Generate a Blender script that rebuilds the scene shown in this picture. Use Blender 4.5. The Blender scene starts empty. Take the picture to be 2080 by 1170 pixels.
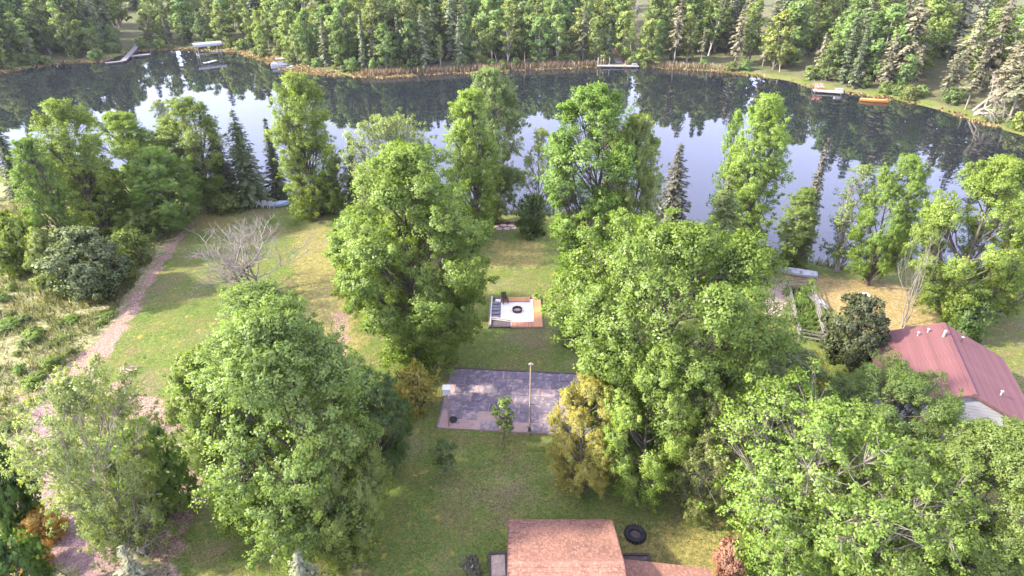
import bpy, math, random
import numpy as np
from mathutils import Vector, Matrix, Euler

R = math.radians
scene = bpy.context.scene
COL = scene.collection

# ------------------------------------------------------------------ camera, sky, sun, exposure
cam_data = bpy.data.cameras.new('camera')
cam = bpy.data.objects.new('camera', cam_data); COL.objects.link(cam)
cam.location = (0, 0, 35.0); cam.rotation_euler = (R(90 - 30.1), 0, 0)
cam_data.sensor_width = 36.0; cam_data.lens = 36.0 * 1250 / 2080
cam_data.clip_start = 0.5; cam_data.clip_end = 5000
scene.camera = cam

SUN_AZ, SUN_EL = 189.0, 36.0            # azimuth counter-clockwise from +X, elevation
world = bpy.data.worlds.new('World'); scene.world = world; world.use_nodes = True
wn = world.node_tree.nodes; wl = world.node_tree.links
sky = wn.new('ShaderNodeTexSky'); sky.sky_type = 'NISHITA'; sky.sun_disc = False
sky.sun_elevation = R(SUN_EL); sky.sun_rotation = R(90 - SUN_AZ)
sky.air_density = 1.0; sky.dust_density = 1.5; sky.ozone_density = 3.0
wn['Background'].inputs['Strength'].default_value = 0.15
veil = wn.new('ShaderNodeMix'); veil.data_type = 'RGBA'            # constant lavender added to the sky for paler lake reflections and softer fill
veil.inputs[0].default_value = 0.5; veil.inputs[7].default_value = (4.3, 3.9, 6.0, 1)
wl.new(sky.outputs[0], veil.inputs[6]); wl.new(veil.outputs[2], wn['Background'].inputs['Color'])

sun_data = bpy.data.lights.new('sun', 'SUN'); sun_data.energy = 2.6; sun_data.angle = R(3.0)
sun_data.color = (1.0, 0.92, 0.79)
sun = bpy.data.objects.new('sun', sun_data); COL.objects.link(sun)
sd = Vector((math.cos(R(SUN_AZ)) * math.cos(R(SUN_EL)), math.sin(R(SUN_AZ)) * math.cos(R(SUN_EL)), math.sin(R(SUN_EL))))
sun.rotation_euler = sd.to_track_quat('Z', 'Y').to_euler(); sun.location = sd * 200

vs = scene.view_settings
vs.view_transform = 'Standard'; vs.look = 'None'; vs.gamma = 1.0; vs.use_curve_mapping = False
vs.exposure = 2.55
scene.render.engine = 'CYCLES'
cy = scene.cycles
cy.max_bounces = 8; cy.diffuse_bounces = 4; cy.glossy_bounces = 3; cy.transmission_bounces = 5; cy.volume_bounces = 0
cy.caustics_reflective = False; cy.caustics_refractive = False
cy.use_denoising = True

rng = np.random.default_rng(7)
random.seed(7)

# ------------------------------------------------------------------ mesh helpers
def np_mesh(name, V, F, mats=(), smooth=False, fattr=None, normals=None, vattr=None):
    """V (n,3), F list of face arrays (each m x k)."""
    me = bpy.data.meshes.new(name)
    V = np.asarray(V, dtype=np.float32)
    if isinstance(F, np.ndarray): F = [F]
    F = [np.asarray(f, dtype=np.int32) for f in F if len(f)]
    me.vertices.add(len(V)); me.vertices.foreach_set('co', V.ravel())
    loops = np.concatenate([f.ravel() for f in F])
    tot = np.concatenate([np.full(len(f), f.shape[1], dtype=np.int32) for f in F])
    start = np.concatenate([[0], np.cumsum(tot)[:-1]]).astype(np.int32)
    me.loops.add(len(loops)); me.loops.foreach_set('vertex_index', loops)
    me.polygons.add(len(tot)); me.polygons.foreach_set('loop_start', start)
    if smooth: me.polygons.foreach_set('use_smooth', np.ones(len(tot), dtype=bool))
    me.update(calc_edges=True)
    if fattr:
        for k, v in fattr.items():
            a = me.attributes.new(k, 'FLOAT', 'FACE'); a.data.foreach_set('value', np.asarray(v, dtype=np.float32))
    if vattr:
        for k, v in vattr.items():
            a = me.attributes.new(k, 'FLOAT', 'POINT'); a.data.foreach_set('value', np.asarray(v, dtype=np.float32))
    if normals is not None:
        me.polygons.foreach_set('use_smooth', np.ones(len(tot), dtype=bool))
        me.normals_split_custom_set_from_vertices(np.asarray(normals, dtype=np.float32))
    for m in (mats if isinstance(mats, (list, tuple)) else [mats]): me.materials.append(m)
    return me

class MB:
    def __init__(s): s.V = []; s.F = []
    def add(s, verts, faces):
        o = len(s.V); s.V += [tuple(v) for v in verts]; s.F += [tuple(i + o for i in f) for f in faces]; return s
    def box(s, c, d, rz=0.0, rot=None):
        x, y, z = d[0] / 2, d[1] / 2, d[2] / 2
        M = rot if rot is not None else Matrix.Rotation(rz, 3, 'Z')
        vs_ = [M @ Vector(p) + Vector(c) for p in ((-x, -y, -z), (x, -y, -z), (x, y, -z), (-x, y, -z), (-x, -y, z), (x, -y, z), (x, y, z), (-x, y, z))]
        return s.add(vs_, [(0, 3, 2, 1), (4, 5, 6, 7), (0, 1, 5, 4), (1, 2, 6, 5), (2, 3, 7, 6), (3, 0, 4, 7)])
    def bar(s, a, b, w, h=None):
        a, b = Vector(a), Vector(b); d = b - a
        q = d.to_track_quat('X', 'Z').to_matrix()
        return s.box((a + b) / 2, (d.length, w, h or w), rot=q)
    def tube(s, pts, rad, k=8):
        v, f = tube_arrays(np.array(pts, float), np.broadcast_to(np.array(rad, float), (len(pts),)), k, cap=True)
        return s.add([tuple(p) for p in v], [tuple(q) for q in f])
    def lathe(s, prof, c=(0, 0, 0), k=16, closed=False):
        n = len(prof); vv = []
        for r, z in prof:
            for i in range(k):
                a = 2 * math.pi * i / k; vv.append((c[0] + r * math.cos(a), c[1] + r * math.sin(a), c[2] + z))
        ff = []
        for j in range(n if closed else n - 1):
            j2 = (j + 1) % n
            for i in range(k):
                i2 = (i + 1) % k; ff.append((j * k + i, j * k + i2, j2 * k + i2, j2 * k + i))
        if not closed:
            ff.append(tuple(range(k - 1, -1, -1))); ff.append(tuple(range((n - 1) * k, n * k)))
        return s.add(vv, ff)
    def prism(s, poly, z0, z1):
        n = len(poly)
        vv = [(p[0], p[1], z0) for p in poly] + [(p[0], p[1], z1) for p in poly]
        return s.add(vv, [tuple(range(n - 1, -1, -1)), tuple(range(n, 2 * n))] + [(i, (i + 1) % n, n + (i + 1) % n, n + i) for i in range(n)])
    def mesh(s, name, mat, smooth=False):
        me = bpy.data.meshes.new(name); me.from_pydata(s.V, [], s.F); me.update()
        if mat: me.materials.append(mat)
        if smooth:
            me.polygons.foreach_set('use_smooth', [True] * len(me.polygons))
            me.set_sharp_from_angle(angle=R(40))
        return me

def tube_arrays(p, r, k, cap=False):
    n = len(p)
    d = np.gradient(p, axis=0); d /= (np.linalg.norm(d, axis=1, keepdims=True) + 1e-9)
    ref = np.array([0.0, 0, 1]) if abs(d[0, 2]) < 0.8 else np.array([1.0, 0, 0])
    u = np.cross(d, ref); u /= (np.linalg.norm(u, axis=1, keepdims=True) + 1e-9)
    w = np.cross(d, u)
    a = np.arange(k) * 2 * math.pi / k
    V = (p[:, None, :] + r[:, None, None] * (np.cos(a)[None, :, None] * u[:, None, :] + np.sin(a)[None, :, None] * w[:, None, :])).reshape(-1, 3)
    i = np.arange(n - 1)[:, None] * k; j = np.arange(k)[None, :]; j2 = (j + 1) % k
    F = np.stack([i + j, i + k + j, i + k + j2, i + j2], axis=-1).reshape(-1, 4)
    if cap:
        F = [tuple(q) for q in F.tolist()] + [tuple(range(k)), tuple(range(n * k - 1, (n - 1) * k - 1, -1))]
    return V, F

class TubeSet:
    def __init__(s): s.V = []; s.F = []; s.n = 0
    def add(s, p, r, k):
        v, f = tube_arrays(np.asarray(p, float), np.asarray(r, float), k)
        s.V.append(v); s.F.append(f + s.n); s.n += len(v)
    def mesh(s, name, mat): return np_mesh(name, np.concatenate(s.V), np.concatenate(s.F), mat, smooth=True)

def obj(name, me, parent=None, loc=(0, 0, 0), rz=0.0):
    o = bpy.data.objects.new(name, me); COL.objects.link(o); o.location = loc; o.rotation_euler = (0, 0, rz)
    if parent: o.parent = parent
    return o
def tag(o, label, cat, group=None):
    o['label'] = label; o['category'] = cat
    if group: o['group'] = group
    return o
def thing(name, label, cat, loc=(0, 0, 0), rz=0.0, group=None):
    o = bpy.data.objects.new(name, None); COL.objects.link(o); o.location = loc; o.rotation_euler = (0, 0, rz)
    o.empty_display_size = 0.2
    return tag(o, label, cat, group)

# ------------------------------------------------------------------ materials
def new_mat(name):
    m = bpy.data.materials.new(name); m.use_nodes = True
    nt = m.node_tree; b = nt.nodes['Principled BSDF']; return m, nt, b
def noise(nt, scale, detail=4, rough=0.6, coord='Object', vec=None):
    n = nt.nodes.new('ShaderNodeTexNoise'); n.inputs['Scale'].default_value = scale; n.inputs['Detail'].default_value = detail; n.inputs['Roughness'].default_value = rough
    if vec is None:
        t = nt.nodes.new('ShaderNodeTexCoord'); vec = t.outputs[coord]
    nt.links.new(vec, n.inputs['Vector']); return n
def ramp(nt, src, stops):
    r = nt.nodes.new('ShaderNodeValToRGB'); e = r.color_ramp.elements
    while len(e) < len(stops): e.new(0.5)
    for el, (p, c) in zip(e, stops): el.position = p; el.color = (*c, 1) if len(c) == 3 else c
    nt.links.new(src, r.inputs[0]); return r
def mix(nt, f, a, b, mode='MIX'):
    m = nt.nodes.new('ShaderNodeMix'); m.data_type = 'RGBA'; m.blend_type = mode
    for s, v in ((m.inputs[0], f), (m.inputs[6], a), (m.inputs[7], b)):
        if hasattr(v, 'links'): nt.links.new(v, s)
        elif isinstance(v, (int, float)): s.default_value = v
        else: s.default_value = (*v, 1)
    return m.outputs[2]
def math_n(nt, op, a, b=0.5, clamp=False):
    m = nt.nodes.new('ShaderNodeMath'); m.operation = op; m.use_clamp = clamp
    for s, v in ((m.inputs[0], a), (m.inputs[1], b)):
        if hasattr(v, 'links'): nt.links.new(v, s)
        else: s.default_value = v
    return m.outputs[0]
def bump(nt, b, h, strength=0.4, dist=0.05):
    n = nt.nodes.new('ShaderNodeBump'); n.inputs['Strength'].default_value = strength; n.inputs['Distance'].default_value = dist
    nt.links.new(h, n.inputs['Height']); nt.links.new(n.outputs[0], b.inputs['Normal'])

def plain(name, c1, c2, scale=3.0, rough=0.85, bmp=0.3, stretch=None, bdist=0.02, spec=0.3, metal=0.0):
    m, nt, b = new_mat(name)
    t = nt.nodes.new('ShaderNodeTexCoord'); v = t.outputs['Object']
    if stretch:
        mp = nt.nodes.new('ShaderNodeMapping'); mp.inputs['Scale'].default_value = stretch; nt.links.new(v, mp.inputs[0]); v = mp.outputs[0]
    n = noise(nt, scale, 6, 0.65, vec=v)
    r = ramp(nt, n.outputs['Fac'], [(0.3, c1), (0.7, c2)])
    oi = nt.nodes.new('ShaderNodeObjectInfo')
    val = math_n(nt, 'MULTIPLY_ADD', oi.outputs['Random'], 0.3); val.node.inputs[2].default_value = 0.85
    h = nt.nodes.new('ShaderNodeHueSaturation'); nt.links.new(val, h.inputs['Value']); nt.links.new(r.outputs[0], h.inputs['Color'])
    nt.links.new(h.outputs[0], b.inputs['Base Color'])
    b.inputs['Roughness'].default_value = rough; b.inputs['Specular IOR Level'].default_value = spec; b.inputs['Metallic'].default_value = metal
    if bmp: bump(nt, b, n.outputs['Fac'], bmp, bdist)
    return m

def leaf_mat(name, dark, mid, light, trans=0.4, hue_var=0.03, val_var=0.35, patch=0.25):
    m, nt, b = new_mat(name)
    nt.nodes.remove(b); out = nt.nodes['Material Output']
    at = nt.nodes.new('ShaderNodeAttribute'); at.attribute_name = 'tint'
    n = noise(nt, patch, 3, 0.6)
    f = math_n(nt, 'MULTIPLY', at.outputs['Fac'], 0.55)
    f2 = math_n(nt, 'MULTIPLY_ADD', n.outputs['Fac'], 0.9); nt.links.new(f, f2.node.inputs[2])
    f3 = math_n(nt, 'SUBTRACT', f2, 0.22)
    r = ramp(nt, f3, [(0.12, dark), (0.5, mid), (0.9, light)])
    oi = nt.nodes.new('ShaderNodeObjectInfo')
    val = math_n(nt, 'MULTIPLY_ADD', oi.outputs['Random'], val_var); val.node.inputs[2].default_value = 1 - val_var / 2
    rn2 = math_n(nt, 'FRACT', math_n(nt, 'MULTIPLY', oi.outputs['Random'], 17.37))
    hue = math_n(nt, 'MULTIPLY_ADD', rn2, hue_var); hue.node.inputs[2].default_value = 0.5 - hue_var / 2
    h = nt.nodes.new('ShaderNodeHueSaturation'); nt.links.new(val, h.inputs['Value']); nt.links.new(hue, h.inputs['Hue']); nt.links.new(r.outputs[0], h.inputs['Color'])
    d = nt.nodes.new('ShaderNodeBsdfDiffuse'); nt.links.new(h.outputs[0], d.inputs['Color'])
    tr = nt.nodes.new('ShaderNodeBsdfTranslucent')
    tc = mix(nt, 1.0, h.outputs[0], (1.25, 1.3, 0.55), 'MULTIPLY'); nt.links.new(tc, tr.inputs['Color'])
    gl = nt.nodes.new('ShaderNodeBsdfGlossy'); gl.inputs['Roughness'].default_value = 0.45; gl.inputs['Color'].default_value = (0.9, 0.95, 1, 1)
    ms = nt.nodes.new('ShaderNodeMixShader'); ms.inputs[0].default_value = trans
    nt.links.new(d.outputs[0], ms.inputs[1]); nt.links.new(tr.outputs[0], ms.inputs[2])
    m2 = nt.nodes.new('ShaderNodeMixShader'); m2.inputs[0].default_value = 0.018
    nt.links.new(ms.outputs[0], m2.inputs[1]); nt.links.new(gl.outputs[0], m2.inputs[2])
    nt.links.new(m2.outputs[0], out.inputs['Surface'])
    return m

LEAF = {
 'bright':  leaf_mat('leaf_bright', (0.117, 0.178, 0.026), (0.187, 0.267, 0.042), (0.287, 0.373, 0.068), trans=0.42),
 'green':   leaf_mat('leaf_green', (0.100, 0.146, 0.027), (0.162, 0.221, 0.045), (0.251, 0.308, 0.069), trans=0.42),
 'deep':    leaf_mat('leaf_deep', (0.054, 0.100, 0.019), (0.091, 0.152, 0.030), (0.145, 0.210, 0.043)),
 'pale':    leaf_mat('leaf_pale', (0.130, 0.173, 0.050), (0.200, 0.251, 0.075), (0.301, 0.339, 0.114), trans=0.42),
 'olive':   leaf_mat('leaf_olive', (0.105, 0.141, 0.034), (0.172, 0.211, 0.053), (0.261, 0.298, 0.083), trans=0.42),
 'yellow':  leaf_mat('leaf_yellow', (0.19, 0.20, 0.035), (0.33, 0.31, 0.055), (0.50, 0.42, 0.09), trans=0.42),
 'orange':  leaf_mat('leaf_orange', (0.34, 0.20, 0.035), (0.50, 0.31, 0.055), (0.60, 0.40, 0.10)),
 'rust':    leaf_mat('leaf_rust', (0.24, 0.12, 0.07), (0.36, 0.19, 0.12), (0.46, 0.28, 0.18)),
 'spruce':  leaf_mat('needle_spruce', (0.038, 0.052, 0.019), (0.066, 0.086, 0.030), (0.122, 0.140, 0.048), trans=0.15),
 'bluish':  leaf_mat('needle_bluish', (0.056, 0.076, 0.025), (0.093, 0.121, 0.039), (0.161, 0.187, 0.058), trans=0.15),
 'browny':  leaf_mat('needle_brown', (0.061, 0.061, 0.037), (0.101, 0.097, 0.063), (0.151, 0.144, 0.097), trans=0.15),
 'tips':    leaf_mat('needle_tips', (0.07, 0.09, 0.045), (0.16, 0.17, 0.10), (0.36, 0.34, 0.23), trans=0.2),
 'farg':    leaf_mat('leaf_far_green', (0.092, 0.139, 0.037), (0.156, 0.215, 0.059), (0.254, 0.316, 0.088), hue_var=0.05, val_var=0.6),
 'farb':    leaf_mat('leaf_far_bright', (0.132, 0.180, 0.040), (0.205, 0.261, 0.062), (0.319, 0.367, 0.098), hue_var=0.04, val_var=0.4),
 'farp':    leaf_mat('needle_far_pine', (0.106, 0.108, 0.056), (0.179, 0.174, 0.090), (0.284, 0.258, 0.143), trans=0.15, hue_var=0.06, val_var=0.6),
 'fars':    leaf_mat('needle_far_spruce', (0.069, 0.090, 0.043), (0.115, 0.144, 0.064), (0.198, 0.219, 0.095), trans=0.15, hue_var=0.04, val_var=0.5),
 'reed':    leaf_mat('blade_reed', (0.26, 0.19, 0.12), (0.40, 0.30, 0.20), (0.54, 0.44, 0.31), trans=0.25),
 'sedge':   leaf_mat('blade_sedge', (0.20, 0.145, 0.07), (0.33, 0.235, 0.115), (0.44, 0.34, 0.19), trans=0.2),
 'meadow':  leaf_mat('blade_meadow', (0.11, 0.16, 0.038), (0.20, 0.235, 0.07), (0.44, 0.36, 0.22), trans=0.3, patch=0.35),
 'lawn':    leaf_mat('blade_lawn', (0.075, 0.118, 0.026), (0.115, 0.155, 0.034), (0.24, 0.21, 0.055), trans=0.3, patch=0.3),
}
BARK = plain('bark', (0.055, 0.045, 0.036), (0.15, 0.125, 0.10), 4, 0.95, 0.6, (1, 1, 0.25), 0.04)
BARKP = plain('bark_pale', (0.14, 0.12, 0.095), (0.30, 0.27, 0.22), 4, 0.95, 0.5, (1, 1, 0.3), 0.03)
BIRCH = plain('bark_birch', (0.22, 0.19, 0.16), (0.62, 0.58, 0.52), 3, 0.9, 0.3, (1, 1, 3), 0.02)
DEADW = plain('dead_wood', (0.25, 0.21, 0.17), (0.46, 0.40, 0.34), 5, 0.95, 0.5, (1, 1, 0.4), 0.02)

# ------------------------------------------------------------------ terrain
NEAR = [(-149.90, 104.18), (-105.70, 102.87), (-86.82, 100.33), (-76.80, 100.33), (-63.16, 96.71), (-48.27, 92.20), (-39.28, 88.84), (-25.12, 86.45), (-13.01, 84.16), (-1.42, 81.97), (9.82, 81.08), (20.51, 78.51), (27.51, 74.35), (34.24, 68.06), (38.58, 65.47), (42.36, 64.72), (48.22, 65.72), (54.37, 65.09), (61.30, 63.26), (74.39, 58.74)]
FAR = [(-213.57, 157.05), (-175.10, 168.51), (-145.79, 182.25), (-139.04, 195.72), (-127.95, 199.78), (-125.90, 220.65), (-112.66, 222.65), (-94.27, 218.68), (-77.32, 203.15), (-66.56, 188.76), (-55.88, 181.55), (-38.19, 176.78), (-19.56, 181.55), (1.43, 186.55), (23.40, 191.03), (38.03, 191.03), (58.28, 185.09), (74.62, 172.24), (78.24, 162.03), (85.40, 155.98), (92.74, 149.33), (96.22, 141.36), (98.05, 133.69), (100.99, 120.02), (101.96, 88.03)]
LAKE = np.array(NEAR + FAR[::-1])
def seg_dist(P_, A, B):
    d = B - A; t = np.clip(((P_ - A) @ d) / (d @ d + 1e-9), 0, 1)
    return np.linalg.norm(P_ - (A + t[:, None] * d), axis=1)
def poly_dist(P_, poly):                      # positive outside, negative inside
    poly = np.asarray(poly, float); D = np.full(len(P_), 1e9); ins = np.zeros(len(P_), bool)
    for i in range(len(poly)):
        A, B = poly[i], poly[(i + 1) % len(poly)]
        D = np.minimum(D, seg_dist(P_, A, B))
        c = ((A[1] > P_[:, 1]) != (B[1] > P_[:, 1])) & (P_[:, 0] < (B[0] - A[0]) * (P_[:, 1] - A[1]) / (B[1] - A[1] + 1e-12) + A[0])
        ins ^= c
    return np.where(ins, -D, D)
def line_dist(P_, line):
    line = np.asarray(line, float); D = np.full(len(P_), 1e9)
    for i in range(len(line) - 1): D = np.minimum(D, seg_dist(P_, line[i], line[i + 1]))
    return D
def wob(P_, s=1.0):
    x, y = P_[:, 0] * s, P_[:, 1] * s
    return (np.sin(x * 0.9 + 1.3 * np.sin(y * 0.7)) + np.sin(y * 1.1 + 1.7 * np.sin(x * 0.53 + 2)) + 0.6 * np.sin(2.3 * x + 1.9 * y)) / 2.6
def ground_z(P_):
    P_ = np.atleast_2d(np.asarray(P_, float))
    d = poly_dist(P_, LAKE) + 0.35 * wob(P_, 1.3)
    df = line_dist(P_, FAR); dn = line_dist(P_, NEAR)
    far = df < dn
    z = np.where(d < 0, np.maximum(-1.8, d * 0.35),
        np.where(far, np.minimum(d * 0.16, 0.5) + np.clip(d - 3, 0, 110) * 0.075 + 0.12 * wob(P_, 0.5) * np.clip(d / 6, 0, 1),
                      np.minimum(d * 0.22, 0.95) + 0.05 + 0.06 * wob(P_, 0.45) * np.clip(d / 5, 0, 1)))
    return z
def gz(x, y): return float(ground_z([[x, y]])[0])

PATH1 = [(-43.29, 75.79), (-42.37, 68.38), (-40.70, 59.75), (-39.32, 51.75), (-38.86, 46.73), (-39.10, 43.76), (-40.79, 41.05)]
PATH2 = [(-34.03, 41.37), (-29.99, 38.85), (-27.05, 36.53)]
PATH3 = [(-23.16, 32.16), (-22.73, 29.68), (-22.21, 26.47), (-22.29, 25.01)]
DIRT = [(-38.10, 38.85), (-36.81, 35.98), (-35.03, 31.93), (-31.98, 28.43), (-27.77, 25.37), (-23.80, 23.81), (-20.99, 23.00)]
MEADOW = [(-129.01, 93.94), (-79.89, 91.28), (-61.41, 79.98), (-47.32, 76.60), (-42.40, 69.07), (-39.57, 52.20), (-39.54, 44.48), (-34.24, 41.37), (-27.52, 37.09), (-23.80, 32.40), (-22.51, 26.10), (-22.93, 19.73), (-50.23, 19.73)]
DRY = [(30.42, 63.23), (34.27, 61.45), (40.87, 60.08), (46.76, 57.06), (44.30, 52.20), (38.38, 47.92), (34.75, 46.35), (34.37, 51.75), (32.48, 54.55), (32.54, 58.65), (28.69, 57.06)]
BAREGROUND = [(28.99, 63.23), (30.80, 59.75), (27.87, 52.20), (25.88, 52.20), (26.57, 57.06)]
SUN_OCHRE = [[(-2.49, 70.19), (3.61, 70.19), (3.47, 63.84), (-2.30, 63.23)], [(-28.37, 73.44), (-22.94, 74.99), (-19.10, 61.45), (-14.04, 47.92), (-16.00, 46.35), (-23.38, 57.06)], [(-44.16, 79.98), (-37.97, 78.26), (-36.75, 73.44), (-42.90, 74.21)], [(7.09, 26.85), (14.41, 27.62), (13.70, 23.32), (6.55, 23.32)]]  # lawn patches where sunlit yellow is put into the grass colour
BARESTRIP = [(-17.64, 53.12), (-16.34, 48.74), (-15.64, 44.84)]

def axis(lo, hi, fine_lo, fine_hi, step, grow=1.35):
    a = list(np.arange(fine_lo, fine_hi + 1e-6, step)); s = step
    x = fine_lo; left = []
    while x > lo: s *= grow; x -= s; left.append(x)
    s = step; x = fine_hi; right = []
    while x < hi: s *= grow; x += s; right.append(x)
    return np.array(left[::-1] + a + right)
gx = axis(-2500, 2500, -100, 95, 0.72, 1.10); gy = axis(-600, 3500, 20, 95, 0.72, 1.03)
XX, YY = np.meshgrid(gx, gy); GP = np.stack([XX.ravel(), YY.ravel()], 1)
gzv = ground_z(GP)
nx, ny = len(gx), len(gy)
ii = (np.arange(ny - 1)[:, None] * nx + np.arange(nx - 1)[None, :]).ravel()
GF = np.stack([ii, ii + 1, ii + nx + 1, ii + nx], 1)
def sm(d, w): return np.clip(0.5 - d / (2 * w), 0, 1)
jit = 0.5 * wob(GP, 1.7) + 0.4 * wob(GP, 3.1)
t_path = np.clip(line_dist(GP, PATH1), 0, 99)
wid = np.interp(GP[:, 1], [PATH1[-1][1], PATH1[3][1], PATH1[0][1]], [1.7, 0.85, 0.35])
a_path = np.maximum.reduce([sm(t_path - wid + jit, 0.5), sm(line_dist(GP, PATH2) - 1.0 + jit, 0.6), sm(line_dist(GP, PATH3) - 0.9 + jit, 0.5), 0.8 * sm(line_dist(GP, BARESTRIP) - 0.8 + jit, 0.6)])
a_dirt = np.maximum(sm(line_dist(GP, DIRT) - 1.1 + jit, 0.5), 0)
a_mead = sm(poly_dist(GP, MEADOW) + jit, 0.8)
a_dry = sm(poly_dist(GP, DRY) + jit * 1.5, 1.2)
a_bare = sm(poly_dist(GP, BAREGROUND) + jit, 1.0)
a_sun_och = np.maximum.reduce([sm(poly_dist(GP, q) + jit * 1.5, 2.0) for q in SUN_OCHRE])
a_wood = np.where(line_dist(GP, FAR) < line_dist(GP, NEAR), np.clip(poly_dist(GP, LAKE) / 4 - 0.5 + jit * 0.4, 0, 1), 0)

m_ground, nt, b = new_mat('ground_mix')
tc = nt.nodes.new('ShaderNodeTexCoord').outputs['Object']
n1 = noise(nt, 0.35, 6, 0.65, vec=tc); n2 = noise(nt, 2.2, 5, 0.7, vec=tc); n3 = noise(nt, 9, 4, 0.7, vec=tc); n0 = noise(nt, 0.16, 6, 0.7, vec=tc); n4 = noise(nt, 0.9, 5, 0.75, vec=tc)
lawn = ramp(nt, n1.outputs['Fac'], [(0.28, (0.066, 0.108, 0.022)), (0.48, (0.098, 0.138, 0.028)), (0.60, (0.120, 0.130, 0.038)), (0.72, (0.15, 0.12, 0.06))]).outputs[0]
lawn = mix(nt, ramp(nt, n2.outputs['Fac'], [(0.50, (0, 0, 0)), (0.66, (0.7, 0.7, 0.7))]).outputs[0], lawn, (0.19, 0.155, 0.05))
lawn = mix(nt, ramp(nt, n0.outputs['Fac'], [(0.5, (0, 0, 0)), (0.62, (0.55, 0.55, 0.55))]).outputs[0], lawn, (0.16, 0.125, 0.075))
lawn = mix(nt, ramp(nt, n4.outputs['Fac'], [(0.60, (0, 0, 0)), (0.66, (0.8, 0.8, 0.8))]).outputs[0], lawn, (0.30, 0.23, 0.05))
def att(n):
    a = nt.nodes.new('ShaderNodeAttribute'); a.attribute_name = n; return a.outputs['Fac']
def soft(n, k=0.9):                            # break the mask edge up with noise
    v = math_n(nt, 'ADD', att(n), math_n(nt, 'MULTIPLY', math_n(nt, 'SUBTRACT', n2.outputs['Fac'], 0.5), k))
    r = nt.nodes.new('ShaderNodeMapRange'); r.inputs['From Min'].default_value = 0.35; r.inputs['From Max'].default_value = 0.65; r.clamp = True
    nt.links.new(v, r.inputs['Value']); return r.outputs[0]
def two(c1, c2, n, lo=0.35, hi=0.65): return ramp(nt, n.outputs['Fac'], [(lo, c1), (hi, c2)]).outputs[0]
col = mix(nt, soft('ochre', 1.2), lawn, two((0.13, 0.135, 0.04), (0.25, 0.205, 0.07), n2))  # ochre tone paints sunlit lawn spots into the ground
col = mix(nt, soft('meadow'), col, two((0.14, 0.165, 0.05), (0.34, 0.29, 0.17), n2))
col = mix(nt, soft('wood', 0.5), col, two((0.075, 0.095, 0.036), (0.14, 0.125, 0.065), n1))
col = mix(nt, soft('dry'), col, two((0.20, 0.158, 0.062), (0.32, 0.235, 0.11), n2))
col = mix(nt, soft('bare'), col, two((0.26, 0.20, 0.16), (0.36, 0.28, 0.22), n2))
col = mix(nt, soft('path', 0.6), col, two((0.175, 0.115, 0.08), (0.32, 0.225, 0.165), n3))
col = mix(nt, soft('dirt'), col, two((0.18, 0.12, 0.11), (0.30, 0.20, 0.18), n2))
n5 = noise(nt, 4.5, 8, 0.8, vec=tc)
col = mix(nt, 0.55, col, ramp(nt, n5.outputs['Fac'], [(0.36, (0.35, 0.38, 0.35)), (0.64, (1.65, 1.6, 1.5))]).outputs[0], 'MULTIPLY')
col = mix(nt, 0.6, col, ramp(nt, n3.outputs['Fac'], [(0.3, (0.4, 0.4, 0.4)), (0.7, (1.5, 1.5, 1.5))]).outputs[0], 'MULTIPLY')
nt.links.new(col, b.inputs['Base Color']); b.inputs['Roughness'].default_value = 0.95; b.inputs['Specular IOR Level'].default_value = 0.1
bump(nt, b, n3.outputs['Fac'], 0.7, 0.12)
g = obj('ground', np_mesh('ground', np.column_stack([GP, gzv]), GF, m_ground, smooth=True, vattr=dict(path=a_path, dirt=a_dirt, meadow=a_mead, dry=a_dry, bare=a_bare, ochre=a_sun_och, wood=a_wood)))
g['kind'] = 'structure'

m_water, nt, b = new_mat('lake_water')
b.inputs['Base Color'].default_value = (0.012, 0.015, 0.016, 1); b.inputs['Roughness'].default_value = 0.015
b.inputs['IOR'].default_value = 1.42; b.inputs['Specular IOR Level'].default_value = 0.52
wn1 = noise(nt, 0.55, 3, 0.5); wn2 = noise(nt, 0.12, 2, 0.5)
wh = math_n(nt, 'ADD', wn1.outputs['Fac'], math_n(nt, 'MULTIPLY', wn2.outputs['Fac'], 2.0))
bump(nt, b, wh, 0.022, 0.12)
w = obj('lake', np_mesh('lake', [(-1200, 20, 0), (900, 20, 0), (900, 420, 0), (-1200, 420, 0)], np.array([[0, 1, 2, 3]]), m_water)); w['kind'] = 'structure'

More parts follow.
